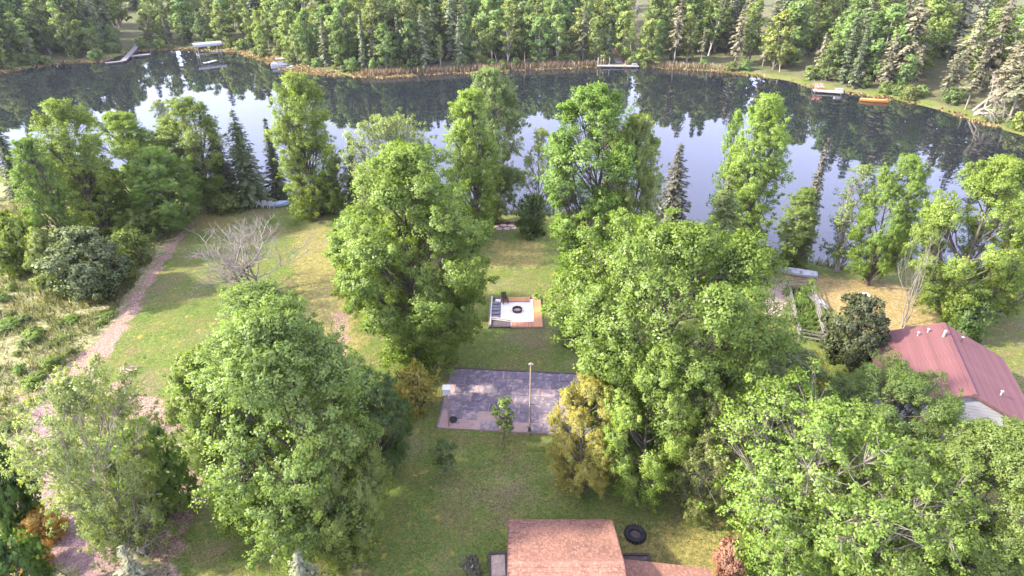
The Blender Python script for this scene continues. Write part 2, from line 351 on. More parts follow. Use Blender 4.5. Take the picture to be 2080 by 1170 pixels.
# ------------------------------------------------------------------ foliage builders
def unit(v): return v / (np.linalg.norm(v, axis=-1, keepdims=True) + 1e-9)
def leaf_cards(cen, out, n_per, rad, size, r, flat=0.75, up=0.5, aspect=0.62, nblend=0.68, core=None):
    """rhombic leaves scattered round cluster centres"""
    k = len(cen)
    idx = np.repeat(np.arange(k), n_per); N = len(idx)
    off = r.normal(size=(N, 3)); off = unit(off) * (r.random((N, 1)) ** 0.5) * np.asarray(rad)[idx][:, None]
    off[:, 2] *= flat
    p = cen[idx] + off
    o = unit(unit(off) * 0.6 + out[idx] * 0.7 + np.array([0, 0, 0.25]))
    nrm = unit(r.normal(size=(N, 3)) * 0.75 + o * 0.6 + np.array([0, 0, up]))
    fl = np.sign((nrm * o).sum(1, keepdims=True)); fl[fl == 0] = 1; nrm *= fl
    t = unit(np.cross(nrm, r.normal(size=(N, 3)))); s_ = np.cross(nrm, t)
    L = size * (0.65 + 0.7 * r.random((N, 1))); W = L * aspect
    V = np.stack([p - t * L * 0.5, p + s_ * W * 0.5 - t * L * 0.05, p + t * L * 0.5, p - s_ * W * 0.5 - t * L * 0.05], 1).reshape(-1, 3)
    # winding so that the geometric normal is nrm
    F = (np.arange(N)[:, None] * 4 + np.array([0, 3, 2, 1])[None, :])
    g_ = np.cross(V[F[:1, 1]] - V[F[:1, 0]], V[F[:1, 2]] - V[F[:1, 0]])
    if (g_ * nrm[:1]).sum() < 0: F = F[:, ::-1]
    cn = unit(nrm * (1 - nblend) + o * nblend)
    ct = r.random(k)[idx] * 0.6 + r.random(N) * 0.4
    return V, F, np.repeat(cn, 4, 0), ct

def crown_mesh(name, parts, mat):
    V = np.concatenate([p[0] for p in parts]); o = np.cumsum([0] + [len(p[0]) for p in parts[:-1]])
    F = np.concatenate([p[1] + q for p, q in zip(parts, o)]); N = np.concatenate([p[2] for p in parts]); T = np.concatenate([p[3] for p in parts])
    return np_mesh(name, V, F, mat, fattr={'tint': T}, normals=N)

def curve(a, b_, sag, n, r, jitter=0.0):
    t = np.linspace(0, 1, n)[:, None]; p = a + (b_ - a) * t
    p[:, 2] += sag * np.sin(t[:, 0] * math.pi)
    if jitter: p[1:-1] += r.normal(size=(n - 2, 3)) * jitter
    return p

def broadleaf(seed, H, W, zb, nl, ncl, nleaf, leaf, crad, prof='oval', bark=None, lobe=(0.34, 0.5), spread=0.62, limbs_pale=False, up=0.5, twig=True, trunk_r=None, stems=1, spray=0.42):
    """trunk + limbs to lobes + twigs to leaf clusters.  zb = crown base, prof = outline of the crown"""
    r = np.random.default_rng(seed); tb = TubeSet()
    hw = W / 2; ch = H - zb
    def env(t):
        if prof == 'oval': return math.sin(math.pi * min(1, max(0, 0.12 + 0.85 * t))) ** 0.6
        if prof == 'col': return 0.75 + 0.25 * math.sin(math.pi * t) if t < 0.75 else max(0.15, (1 - (t - 0.75) / 0.3)) ** 0.7
        if prof == 'top': return 0.55 + 0.45 * t if t < 0.6 else max(0.05, 1 - ((t - 0.6) / 0.42) ** 2) ** 0.5
        if prof == 'cone': return max(0.06, 1 - t) ** 0.8
        return 1
    tr0 = trunk_r or 0.016 * H + 0.04
    trunks = []
    for s_ in range(stems):
        lean = r.normal(size=2) * (0.05 if stems == 1 else 0.14) * H
        base = r.normal(size=2) * (0 if stems == 1 else 0.25)
        zt = np.linspace(0, 1, 9); hh = zb + ch * (0.8 if prof != 'cone' else 0.95)
        tp = np.stack([base[0] + lean[0] * zt ** 1.3 + 0.12 * np.sin(zt * 5 + seed), base[1] + lean[1] * zt ** 1.3 + 0.12 * np.cos(zt * 4 + seed), zt * hh], 1)
        rad = tr0 * (1 - 0.85 * zt); rad[0] *= 1.4
        tb.add(tp, rad, 7); trunks.append((tp, rad))
    cens, outs, rads = [], [], []
    cmid = np.array([0, 0, zb + ch * 0.5])
    per = r.multinomial(ncl, np.ones(nl) / nl)
    for i in range(nl):
        t = (i + 0.5) / nl; t = min(0.97, max(0.03, t + r.normal() * 0.04))
        e = env(t) * hw; a = i * 2.399 + r.normal() * 0.3
        lr = hw * r.uniform(*lobe) * (0.6 + 0.4 * env(t))
        rr = max(0, e - lr * 0.75) * r.uniform(0.75, 1.1) if t < 0.93 else 0.2 * hw * r.random()
        c = np.array([rr * math.cos(a), rr * math.sin(a), zb + ch * t]); c[2] = min(c[2], H - lr * 0.7)
        tp, rad = trunks[i % stems]
        za = max(0.25 * zb + 0.1, c[2] - 0.3 * ch * r.uniform(0.5, 1.2) - 0.25 * rr); za = min(za, tp[-1, 2])
        A = np.array([np.interp(za, tp[:, 2], tp[:, 0]), np.interp(za, tp[:, 2], tp[:, 1]), za])
        ra = np.interp(za, tp[:, 2], rad) * 0.6
        lp = curve(A, c, -0.06 * rr, 6, r, 0.05 * lr)
        tb.add(lp, np.linspace(ra, 0.03, 6), 5)
        n = per[i]
        d = unit(r.normal(size=(n, 3)) + np.array([0, 0, 0.15])); q = r.random((n, 1)) ** 0.4
        cc = c + d * q * np.array([lr * 1.05, lr * 1.05, lr * 0.9]); cr_ = crad * (0.6 + 0.8 * r.random(n))
        ns = int(n * spray)                       # leafy sprays that reach out of the lobe and break its outline
        if ns > 3:
            kd = max(4, int(5 + lr * 2)); od = c - cmid; od[2] *= 0.5
            sd3 = unit(r.normal(size=(kd, 3)) * 0.8 + unit(od + 1e-3) * 0.55 + np.array([0, 0, 0.3])); sl3 = r.uniform(0.85, 1.5, kd)
            ki = r.integers(0, kd, ns); u3 = r.random(ns) ** 0.8
            cc[:ns] = c + sd3[ki] * (lr * sl3[ki] * (0.3 + 0.8 * u3))[:, None] + r.normal(size=(ns, 3)) * (0.16 * lr * (1.1 - 0.7 * u3))[:, None]
            cr_[:ns] *= 1.05 - 0.45 * u3
        cc[:, 2] = np.clip(cc[:, 2], 0.15, H)
        cens.append(cc); rads.append(cr_)
        oo = unit(unit(cc - c) * 0.6 + unit(cc - cmid) * 0.6); outs.append(oo)
        if twig:
            for j in range(0, n, 2):
                s0 = lp[r.integers(3, 6)]
                tb.add(curve(s0, cc[j], 0.05, 3, r, 0.06), [0.035, 0.02, 0.008], 3)
    cens = np.concatenate(cens); outs = np.concatenate(outs); rads = np.concatenate(rads)
    return tb.mesh('trunk', bark or BARK), leaf_cards(cens, outs, nleaf, rads, leaf, r, up=up)

def spruce(seed, H, W, step=0.42, nb=8, card=0.5, zb=0.6, bark=None, ragged=0.25, power=0.85):
    r = np.random.default_rng(seed); tb = TubeSet()
    zt = np.linspace(0, 1, 7); tb.add(np.stack([0.08 * np.sin(zt * 3), 0.06 * np.cos(zt * 3), zt * H], 1), (0.013 * H + 0.03) * (1 - 0.93 * zt), 6)
    P_, N_, T_, S_, C_ = [], [], [], [], []
    z = zb
    while z < H - 0.15:
        t = (z - zb) / (H - zb); Lm = W / 2 * (1 - t) ** power
        if t < 0.12: Lm *= 0.7 + 2.5 * t
        a0 = r.random() * 6.28
        for i in range(nb if t < 0.85 else 5):
            a = a0 + i * 6.283 / nb + r.normal() * 0.18; L = Lm * (1 + r.normal() * ragged) + 0.08
            if L < 0.06: continue
            dirv = np.array([math.cos(a), math.sin(a), 0]); side = np.array([-dirv[1], dirv[0], 0])
            droop = 0.28 + 0.25 * (1 - t)
            n = max(2, int(L / (card * 0.42)))
            u = (np.arange(n) + 0.6) / n
            p = dirv * (u * L)[:, None]; p[:, 2] = z - droop * L * u ** 1.2 + 0.12 * L * u ** 3 + r.normal() * 0.05
            if L > 1.2: tb.add(np.vstack([[0, 0, z], p[n // 2], p[-1]]), [0.03, 0.02, 0.008], 3)
            for sgn in (-1, 1, 0):
                off = side * sgn * (0.22 + 0.5 * (1 - u))[:, None] * card * 0.8
                P_.append(p + off + r.normal(size=(n, 3)) * 0.07 * card * 2 + np.array([0, 0, -0.05 * abs(sgn)]))
                tt = unit(dirv * 0.8 + side * sgn * 0.8 + np.array([0, 0, -0.35]) + r.normal(size=(n, 3)) * 0.2); T_.append(tt)
                N_.append(unit(np.array([0, 0, 1.0]) + dirv * 0.55 + r.normal(size=(n, 3)) * 0.35)); S_.append(np.full(n, card * (0.65 + 0.35 * (1 - t)))); C_.append(r.random(n) * 0.5 + u * 0.4)
        z += step * (0.8 + 0.4 * r.random()) * (1 - 0.35 * t)
    p = np.concatenate(P_); t = np.concatenate(T_); n = np.concatenate(N_); s = np.concatenate(S_)[:, None] * (0.7 + 0.6 * r.random((len(p), 1))); c = np.concatenate(C_)
    sd_ = unit(np.cross(n, t)); n = np.cross(t, sd_)
    V = np.stack([p - t * s * 0.6, p + sd_ * s * 0.26, p + t * s * 0.6, p - sd_ * s * 0.26], 1).reshape(-1, 3)
    F = np.arange(len(p))[:, None] * 4 + np.array([0, 1, 2, 3])[None]
    g_ = np.cross(V[1] - V[0], V[2] - V[0])
    if (g_ * n[0]).sum() < 0: F = F[:, ::-1]
    rad = p.copy(); rad[:, 2] = 0.25 * np.linalg.norm(p[:, :2], axis=1) + 0.05
    cn = unit(n * 0.45 + unit(rad) * 0.65)
    return tb.mesh('trunk', bark or BARK), (V, F, np.repeat(cn, 4, 0), c)

def bare(seed, H, W, levels=4, bark=None, r0=0.16, stems=1, forks=(3, 5), upw=0.35, droop=0.0):
    r = np.random.default_rng(seed); tb = TubeSet()
    def grow(p, d, L, rad, lev):
        n = 5; pts = [p]; q = p.copy(); dd = d.copy()
        for _ in range(n - 1):
            dd = unit(dd + r.normal(size=3) * 0.13 + np.array([0, 0, upw * 0.12 - droop * 0.1])); q = q + dd * L / (n - 1); pts.append(q)
        pts = np.array(pts); tb.add(pts, np.linspace(rad, rad * 0.45, n), 6 if lev > 2 else 4)
        if lev <= 0: return
        for k in range(r.integers(*forks) + (1 if lev < levels else 0)):
            u = r.uniform(0.35, 1.0); s_ = pts[min(n - 1, int(u * (n - 1) + 0.5))]
            nd = unit(dd * 0.9 + r.normal(size=3) * 0.5 + np.array([0, 0, upw]))
            grow(s_, nd, L * r.uniform(0.45, 0.72), rad * 0.5, lev - 1)
    for s_ in range(stems):
        d = unit(np.array([r.normal() * (0.08 if stems == 1 else 0.22), r.normal() * (0.08 if stems == 1 else 0.22), 1.0]))
        grow(np.array([r.normal() * 0.2 * (stems > 1), r.normal() * 0.2 * (stems > 1), 0.0]), d, H * 0.5, r0, levels)
    V = np.concatenate(tb.V); V[:, 2] *= H / V[:, 2].max()
    s = W / (np.percentile(V[:, 0], 98) - np.percentile(V[:, 0], 2) + 1e-6); s = min(max(s, 0.5), 2.0); V[:, :2] *= s
    return np_mesh('trunk', V, np.concatenate(tb.F), bark or DEADW, smooth=True)

PROTO = {}
def proto(key, trunk, cards, H, W, mats):
    """mats: leaf materials that this shape is used with; the crown mesh is shared per material"""
    PROTO[key] = dict(trunk=trunk, cards=cards, H=H, W=W, crown={})
    for k in mats: PROTO[key]['crown'][k] = crown_mesh('crown', [cards], LEAF[k])
def get_crown(key):
    p = PROTO[key]
    if 'me' not in p['crown']: p['crown']['me'] = crown_mesh('crown', [p['cards']], LEAF['green'])
    return p['crown']['me']

# near shapes
for i in range(3):
    tr, c = broadleaf(100 + i, 18, 11, 2.2, 40, 2800, 45, 0.17, 0.48, 'oval', lobe=(0.20, 0.42)); proto('round%d' % i, tr, c, 18, 11, [])
for i in range(3):
    tr, c = broadleaf(200 + i, 18, 7.5, 1.0, 44, 2100, 42, 0.165, 0.44, ('col', 'oval', 'top')[i], lobe=((0.32, 0.54), (0.28, 0.6), (0.24, 0.5))[i]); proto('tall%d' % i, tr, c, 18, 7.5, [])
for i in range(1):
    tr, c = broadleaf(300 + i, 17, 15, 2.0, 60, 4000, 43, 0.17, 0.50, 'top', lobe=(0.17, 0.34)); proto('wide%d' % i, tr, c, 17, 15, [])
for i in range(2):
    tr, c = broadleaf(400 + i, 13, 11, 1.0, 44, 1700, 29, 0.165, 0.40, 'top', lobe=(0.22, 0.42), bark=BARKP, stems=3, trunk_r=0.15); proto('loose%d' % i, tr, c, 13, 11, [])
for i in range(2):
    tr, c = broadleaf(450 + i, 14, 6, 2.0, 22, 560, 24, 0.18, 0.36, 'oval', bark=BARKP); proto('thin%d' % i, tr, c, 14, 6, [])
for i in range(3):
    tr, c = spruce(500 + i, 14, [4.2, 3.2, 5.0][i], card=0.46); proto('spruce%d' % i, tr, c, 14, [4.2, 3.2, 5.0][i], [])
tr, c = spruce(510, 9, 4.4, card=0.30, step=0.5, nb=8, ragged=0.5); proto('tipspruce', tr, c, 9, 4.4, [])
for i in range(3):
    tr, c = broadleaf(600 + i, 3, 3.6, 0.25, 12, 170, 34, 0.22, 0.42, 'oval', lobe=(0.4, 0.6), trunk_r=0.05, stems=3); proto('shrub%d' % i, tr, c, 3, 3.6, [])
tr, c = broadleaf(620, 6, 5, 0.2, 18, 420, 46, 0.22, 0.44, 'oval', lobe=(0.35, 0.5)); proto('cedar', tr, c, 6, 5, [])
tr, c = broadleaf(640, 4.2, 1.7, 1.0, 9, 90, 20, 0.16, 0.22, 'oval', trunk_r=0.04); proto('sapling', tr, c, 4.2, 1.7, [])
# far shapes
for i in range(4):
    tr, c = broadleaf(700 + i, 16, 8, 2.2, 16, 210, 20, 0.62, 0.85, 'oval', twig=False, bark=BARKP if i % 2 else BARK); proto('far_round%d' % i, tr, c, 16, 8, [])
for i in range(3):
    tr, c = broadleaf(720 + i, 18, 5, 4.5, 14, 150, 16, 0.55, 0.7, 'oval', twig=False, bark=BIRCH, trunk_r=0.16); proto('far_birch%d' % i, tr, c, 18, 5, [])
for i in range(3):
    tr, c = spruce(740 + i, 18, [5.0, 4.0, 6.0][i], step=0.7, nb=7, card=0.85, zb=1.2, ragged=0.35); proto('far_spruce%d' % i, tr, c, 18, [5, 4, 6][i], [])
for i in range(3):
    tr, c = spruce(760 + i, 20, [5.0, 5.6, 4.4][i], step=1.05, nb=6, card=0.95, zb=4.5 + i, ragged=0.55, power=0.55, bark=BARKP); proto('far_pine%d' % i, tr, c, 20, 5, [])
for i in range(2):
    tr, c = broadleaf(780 + i, 3, 4, 0.15, 8, 70, 18, 0.42, 0.6, 'oval', twig=False, stems=2, trunk_r=0.05); proto('far_shrub%d' % i, tr, c, 3, 4, [])
BARE = {}
BARE['apple'] = bare(801, 10, 7, 4, BARKP, 0.10, 5, (3, 5), 0.4)
BARE['twiggy'] = bare(802, 8, 4, 4, BARKP, 0.09, 3, (2, 4), 0.3)
BARE['birch'] = bare(803, 12, 5, 3, BARKP, 0.065, 5, (1, 3), 1.0)
BARE['snag'] = bare(804, 14, 4, 3, DEADW, 0.16, 1, (4, 7), 0.05, 0.4)
BARE['root'] = bare(805, 9, 7, 4, DEADW, 0.2, 4, (3, 5), 0.15, 0.6)

def tree(name, key, matk, x, y, h, w, label, cat='tree', group=None, rz=None, z=None, tilt=(0, 0)):
    p = PROTO[key]
    root = thing(name, label, cat, (x, y, (gz(x, y) if z is None else z) - 0.05), random.random() * 6.28 if rz is None else rz, group)
    root.rotation_euler[0] = tilt[0]; root.rotation_euler[1] = tilt[1]
    sx = w / p['W']; sz = h / p['H']
    root.scale = (sx, sx, sz)
    obj('trunk', p['trunk'], root); c_ = obj('crown', get_crown(key), root); c_.material_slots[0].link = 'OBJECT'; c_.material_slots[0].material = LEAF[matk]
    return root
def bare_tree(key, x, y, sxy, sz, label, rz=0.0, tilt=(0, 0), name='bare_tree', group=None):
    root = thing(name, label, 'tree', (x, y, gz(x, y) - 0.05), rz, group)
    root.rotation_euler[0] = tilt[0]; root.rotation_euler[1] = tilt[1]; root.scale = (sxy, sxy, sz)
    obj('branches', BARE[key], root); return root

# ------------------------------------------------------------------ trees on the near side
T_ = [
 # left bank
 ('spruce_tree', 'spruce0', 'spruce', -71.84, 85.13, 12.25, 4.32, 'dark pointed spruce at the far left edge of the near bank', 'tree'),
 ('spruce_tree', 'spruce1', 'spruce', -70.36, 88.53, 9.26, 2.91, 'small dark spruce tip rising beside the leftmost spruce', 'tree'),
 ('broadleaf_tree', 'tall0', 'bright', -51.52, 70.48, 17.48, 7.57, 'tall green tree with two tops in the left bank clump', 'tree'),
 ('broadleaf_tree', 'tall1', 'bright', -52.07, 64.46, 14.78, 5.20, 'yellow-green drooping tree on the left side of the left clump', 'tree'),
 ('broadleaf_tree', 'round0', 'bright', -50.13, 78.26, 14.01, 11.28, 'rounded olive-green tree in the middle of the left bank clump', 'tree'),
 ('broadleaf_tree', 'thin0', 'pale', -48.28, 85.52, 13.96, 4.86, 'thin pale tree poking above the left bank clump', 'tree'),
 ('broadleaf_tree', 'tall2', 'green', -42.28, 79.98, 15.56, 8.16, 'green tree at the right of the left bank clump beside the conifers', 'tree'),
 ('spruce_tree', 'spruce1', 'browny', -40.89, 83.23, 12.87, 4.23, 'brownish spruce between green trees on the left bank', 'tree'),
 ('spruce_tree', 'spruce2', 'bluish', -37.36, 82.86, 13.74, 6.43, 'broad green spruce with twin tips near the lawn chairs', 'tree'),
 ('spruce_tree', 'spruce1', 'spruce', -34.32, 85.52, 12.15, 3.22, 'slim dark spruce standing alone against the pale water', 'tree'),
 ('spruce_tree', 'spruce2', 'spruce', -53.01, 72.68, 9.58, 7.40, 'dark shaded spruce low inside the left bank clump', 'tree'),
 ('broadleaf_tree', 'round1', 'bright', -43.86, 73.44, 11.19, 8.03, 'low green tree above the top of the straw path', 'tree'),
 ('cedar_shrub', 'cedar', 'bluish', -44.47, 56.86, 7.79, 7.67, 'big blue-green cedar bush left of the straw path', 'shrub'),
 ('cedar_shrub', 'cedar', 'olive', -48.64, 57.06, 7.58, 3.85, 'dull olive bush left of the blue-green cedar', 'shrub'),
 ('leafy_shrub', 'shrub0', 'bright', -43.76, 60.08, 4.42, 3.25, 'bright green shrub on the right flank of the blue-green cedar', 'shrub'),
 ('leafy_shrub', 'shrub1', 'green', -47.14, 71.93, 4.09, 5.62, 'green shrub by the bend at the top of the path', 'shrub'),
 # lake edge, middle
 ('broadleaf_tree', 'tall0', 'bright', -26.77, 78.26, 18.80, 7.91, 'tall bright green columnar tree right of the lawn chairs', 'tree'),
 ('spruce_tree', 'spruce1', 'spruce', -21.69, 80.86, 11.01, 2.95, 'slim spruce with its dark tip showing against the lake', 'tree'),
 ('broadleaf_tree', 'thin1', 'green', -23.49, 79.98, 7.81, 5.37, 'small loose tree at the shore beside the bright columnar tree', 'tree'),
 ('broadleaf_tree', 'loose0', 'pale', -13.62, 66.38, 16.62, 11.12, 'loose pale tree behind the big left-centre tree', 'tree'),
 ('broadleaf_tree', 'round2', 'pale', -2.64, 82.67, 19.76, 9.25, 'grey-green round-topped tree at the shore, tallest against the lake', 'tree'),
 ('broadleaf_tree', 'tall1', 'bright', -4.84, 71.93, 18.24, 6.79, 'yellow-green columnar tree with a dark trunk showing through', 'tree'),
 ('broadleaf_tree', 'round0', 'bright', -7.99, 44.48, 20.18, 12.46, 'big light green tree left of the fire pit deck', 'tree'),
 ('broadleaf_tree', 'round2', 'bright', -6.94, 44.26, 16.40, 8.67, 'bright green tree in front of the big light tree left of the fire pit deck', 'tree'),
 ('broadleaf_tree', 'round1', 'bright', -14.26, 53.12, 11.91, 7.13, 'bright green tree low on the left of the big left-centre tree', 'tree'),
 ('broadleaf_tree', 'tall2', 'bright', 7.22, 56.55, 21.91, 9.03, 'tallest bright green tree in the centre behind the fire pit deck', 'tree'),
 ('broadleaf_tree', 'round1', 'green', 11.40, 57.06, 19.29, 6.55, 'mid-green tree joined to the right side of the tallest centre tree', 'tree'),
 ('broadleaf_tree', 'thin0', 'green', 3.37, 73.44, 13.48, 4.59, 'thin green tree leaning over the gap to the lake', 'tree'),
 ('spruce_tree', 'spruce0', 'browny', 20.07, 71.93, 12.37, 5.08, 'brownish thinning spruce right of the tallest centre tree', 'tree'),
 ('spruce_tree', 'spruce2', 'olive', 22.88, 61.45, 12.30, 6.39, 'olive conical tree in front of the bright lakeside tree', 'tree'),
 ('broadleaf_tree', 'tall0', 'bright', 28.24, 68.38, 18.66, 6.49, 'tall bright tree at the lake with a ragged double top', 'tree'),
 ('broadleaf_tree', 'thin1', 'bright', 26.29, 71.93, 16.41, 3.57, 'slim bright tree top left of the ragged double top', 'tree'),
 ('spruce_tree', 'spruce1', 'browny', 33.97, 65.09, 15.50, 2.75, 'thin grey-brown spruce spire rising over the water', 'tree'),
 ('broadleaf_tree', 'tall1', 'green', 32.21, 63.23, 9.72, 4.41, 'dark green tree at the shore behind the pulled-up rowboat', 'tree'),
 ('broadleaf_tree', 'thin0', 'pale', 37.93, 63.23, 12.76, 5.71, 'pale loose tree at the shore above the dry lawn', 'tree'),
 ('broadleaf_tree', 'round2', 'bright', 39.43, 59.20, 14.72, 6.38, 'bright green tree at the back of the dry lawn', 'tree'),
 ('broadleaf_tree', 'round0', 'bright', 43.14, 51.75, 16.84, 9.76, 'large dense bright tree behind the red-roofed house', 'tree'),
 ('broadleaf_tree', 'round2', 'green', 49.68, 53.12, 11.91, 6.18, 'green tree cut by the right edge above the house', 'tree'),
 ('cedar_shrub', 'cedar', 'spruce', 30.18, 44.84, 7.04, 4.81, 'dark leaning cedar beside the left corner of the red-roofed house', 'shrub'),
 # middle
 ('broadleaf_tree', 'wide0', 'bright', 9.88, 33.13, 18.66, 15.08, 'huge spreading green tree right of the grey court', 'tree'),
 ('broadleaf_tree', 'round1', 'pale', 19.18, 36.53, 8.51, 7.74, 'green tree on the right flank of the huge spreading tree', 'tree'),
 ('broadleaf_tree', 'round2', 'yellow', 4.97, 30.12, 10.03, 5.29, 'yellow-green tree in front of the right end of the court', 'tree'),
 ('broadleaf_tree', 'round0', 'bright', 8.60, 29.26, 13.24, 5.83, 'green tree hanging low over the grass behind the garage', 'tree'),
 ('broadleaf_tree', 'loose1', 'olive', 12.34, 28.43, 10.27, 5.86, 'dull shaded tree under the huge spreading tree', 'tree'),
 ('leafy_shrub', 'shrub2', 'yellow', 23.88, 39.46, 4.81, 3.18, 'yellowish shrub at the foot of the garden fence', 'shrub'),
 ('broadleaf_tree', 'tall1', 'green', -17.07, 34.91, 13.76, 7.76, 'green tree with a ragged top behind the big left foreground tree', 'tree'),
 ('broadleaf_tree', 'round1', 'green', -12.52, 25.37, 17.76, 9.96, 'big mid-green tree filling the left foreground', 'tree'),
 ('broadleaf_tree', 'round2', 'deep', -9.66, 31.93, 9.19, 5.53, 'dark green rounded tree on the right of the left foreground tree', 'tree'),
 ('broadleaf_tree', 'tall2', 'bright', -17.07, 26.47, 14.58, 4.27, 'yellow-green tree on the left edge of the left foreground tree', 'tree'),
 ('broadleaf_tree', 'round0', 'green', -9.68, 24.32, 11.71, 5.25, 'green tree low at the right of the left foreground tree', 'tree'),
 ('broadleaf_tree', 'loose0', 'pale', -23.45, 25.37, 13.64, 7.54, 'sparse grey-green tree with bare limbs at the lower left', 'tree'),
 ('broadleaf_tree', 'loose1', 'bright', 16.26, 23.98, 13.01, 10.84, 'loose light tree with bare branches showing, lower right', 'tree'),
 ('broadleaf_tree', 'wide0', 'green', 23.91, 29.47, 10.73, 8.49, 'leafy green tree covering the front of the red-roofed house', 'tree'),
 ('broadleaf_tree', 'round1', 'green', 26.13, 23.32, 11.80, 7.54, 'green tree filling the lower right corner', 'tree'),
 ('broadleaf_tree', 'loose0', 'bright', 20.03, 22.68, 10.90, 8.82, 'light loose tree at the bottom edge, lower right', 'tree'),
 ('broadleaf_tree', 'round2', 'olive', 34.96, 31.01, 5.49, 3.72, 'olive tree at the right edge below the house wall', 'tree'),
 # small things on the lawn
 ('sapling', 'sapling', 'green', -0.56, 35.28, 4.26, 1.70, 'slender young tree standing in front of the grey court', 'sapling'),
 ('leafy_shrub', 'sapling', 'deep', -4.93, 32.16, 3.00, 1.83, 'small round green bush alone on the lawn below the court', 'shrub'),
 ('leafy_shrub', 'shrub0', 'yellow', -7.91, 38.37, 4.33, 3.33, 'orange-yellow bush left of the court', 'shrub'),
 ('leafy_shrub', 'shrub1', 'rust', 13.05, 23.81, 2.75, 1.77, 'rust-red bush at the edge of the lower right trees', 'shrub'),
 ('leafy_shrub', 'shrub2', 'orange', -30.10, 26.47, 2.25, 2.67, 'golden shrub by the dirt track, the upper of two', 'shrub'),
 ('leafy_shrub', 'shrub0', 'orange', -29.22, 24.15, 2.00, 2.24, 'golden shrub by the dirt track, the lower of two', 'shrub'),
 ('leafy_shrub', 'shrub1', 'deep', -31.55, 26.85, 7.85, 3.34, 'dark green bush on the left edge above the golden shrubs', 'shrub'),
 ('leafy_shrub', 'shrub2', 'deep', -27.67, 21.45, 5.66, 3.53, 'dark bush in the bottom left corner', 'shrub'),
 ('leafy_shrub', 'shrub0', 'browny', 6.45, 47.92, 3.06, 3.46, 'reddish-brown low shrub right of the fire pit deck', 'shrub'),
 ('spruce_tree', 'tipspruce', 'tips', -18.35, 18.93, 9.16, 4.17, 'young spruce with cream tips at the bottom edge, left one', 'tree'),
 ('spruce_tree', 'tipspruce', 'tips', -10.23, 18.93, 8.70, 4.07, 'young spruce with cream tips at the bottom edge, right one', 'tree'),
 ('leafy_shrub', 'shrub1', 'browny', -2.43, 23.32, 2.21, 1.35, 'low purplish-grey bush left of the garage', 'shrub'),
 # lake fringe shrubs
 ('leafy_shrub', 'shrub0', 'green', -26.05, 79.63, 4.48, 4.74, 'bushy green shrub at the foot of the bright columnar tree', 'shrub'),
 ('leafy_shrub', 'shrub1', 'olive', -2.62, 76.27, 4.02, 3.93, 'olive shrub on the shore left of the sandy landing', 'shrub'),
 ('leafy_shrub', 'shrub2', 'deep', 2.49, 72.23, 5.28, 4.37, 'dark shrub on the shore right of the sandy landing', 'shrub'),
 ('leafy_shrub', 'shrub0', 'green', 27.48, 60.31, 4.01, 3.81, 'green shrub left of the pulled-up rowboat', 'shrub'),
 ('leafy_shrub', 'shrub1', 'green', -39.97, 79.98, 2.78, 4.10, 'ochre-green shrub under the conifers by the lawn chairs', 'shrub'),
 ('leafy_shrub', 'shrub2', 'deep', 43.29, 48.74, 4.43, 3.70, 'dark shrub behind the far gable of the red-roofed house', 'shrub'),
 ('leafy_shrub', 'shrub0', 'bright', -44.27, 63.84, 4.44, 4.54, 'bright green shrub between the cedar and the path', 'shrub'),
 ('leafy_shrub', 'shrub1', 'bright', -55.51, 61.45, 7.30, 5.99, 'bright green thicket on the left edge of the meadow', 'shrub'),
 ('leafy_shrub', 'shrub2', 'bright', -23.38, 28.43, 7.14, 4.74, 'green thicket beside the lower straw path', 'shrub'),
]
for (nm, key, mk, x, y, h, wd, lab, cat) in T_:
    tree(nm, key, mk, x, y, h, wd, lab, cat)
mr = np.random.default_rng(91); mpoly = [(-59.54, 61.45), (-52.07, 57.06), (-40.83, 53.12), (-40.25, 47.92), (-40.61, 42.72), (-38.92, 37.67), (-37.88, 31.93)]
sc_n = 0
while sc_n < 34:
    q_ = np.array([mr.uniform(-62, -18), mr.uniform(36, 64)])
    if poly_dist(q_[None], mpoly)[0] > 0: continue
    sc_n += 1; h = mr.uniform(0.35, 0.95)
    mk = str(mr.choice(['olive', 'bright', 'green', 'pale'])); wn_ = mr.uniform(0.8, 2.0); nearp = line_dist(q_[None], PATH1)[0] < 9
    tree('meadow_scrub', 'shrub%d' % mr.integers(3), mk, float(q_[0]), float(q_[1]), h, wn_, '%s %s scrub bush in the rough meadow %s the straw path' % ('wide' if wn_ > 1.4 else 'small', {'olive': 'olive', 'bright': 'bright green', 'green': 'mid-green', 'pale': 'pale green'}[mk], 'close to' if nearp else 'well left of'), 'shrub', 'low scrub in the left meadow')
x, y, h, wd = -28.07, 57.06, 9.85, 9.14; bare_tree('apple', x, y, wd / 6.0, h / 10, 'leafless grey tree standing on the left lawn', 0.6)
x, y, h, wd = -15.25, 41.37, 11.11, 3.96; bare_tree('twiggy', x, y, wd / 4, h / 8, 'leafless twiggy tree between the left foreground trees', 2.0)
x, y, h, wd = 38.71, 50.86, 12.61, 4.35; bare_tree('birch', x, y, wd / 5, h / 12, 'pale bare multi-stemmed birch behind the red-roofed house', 1.0)

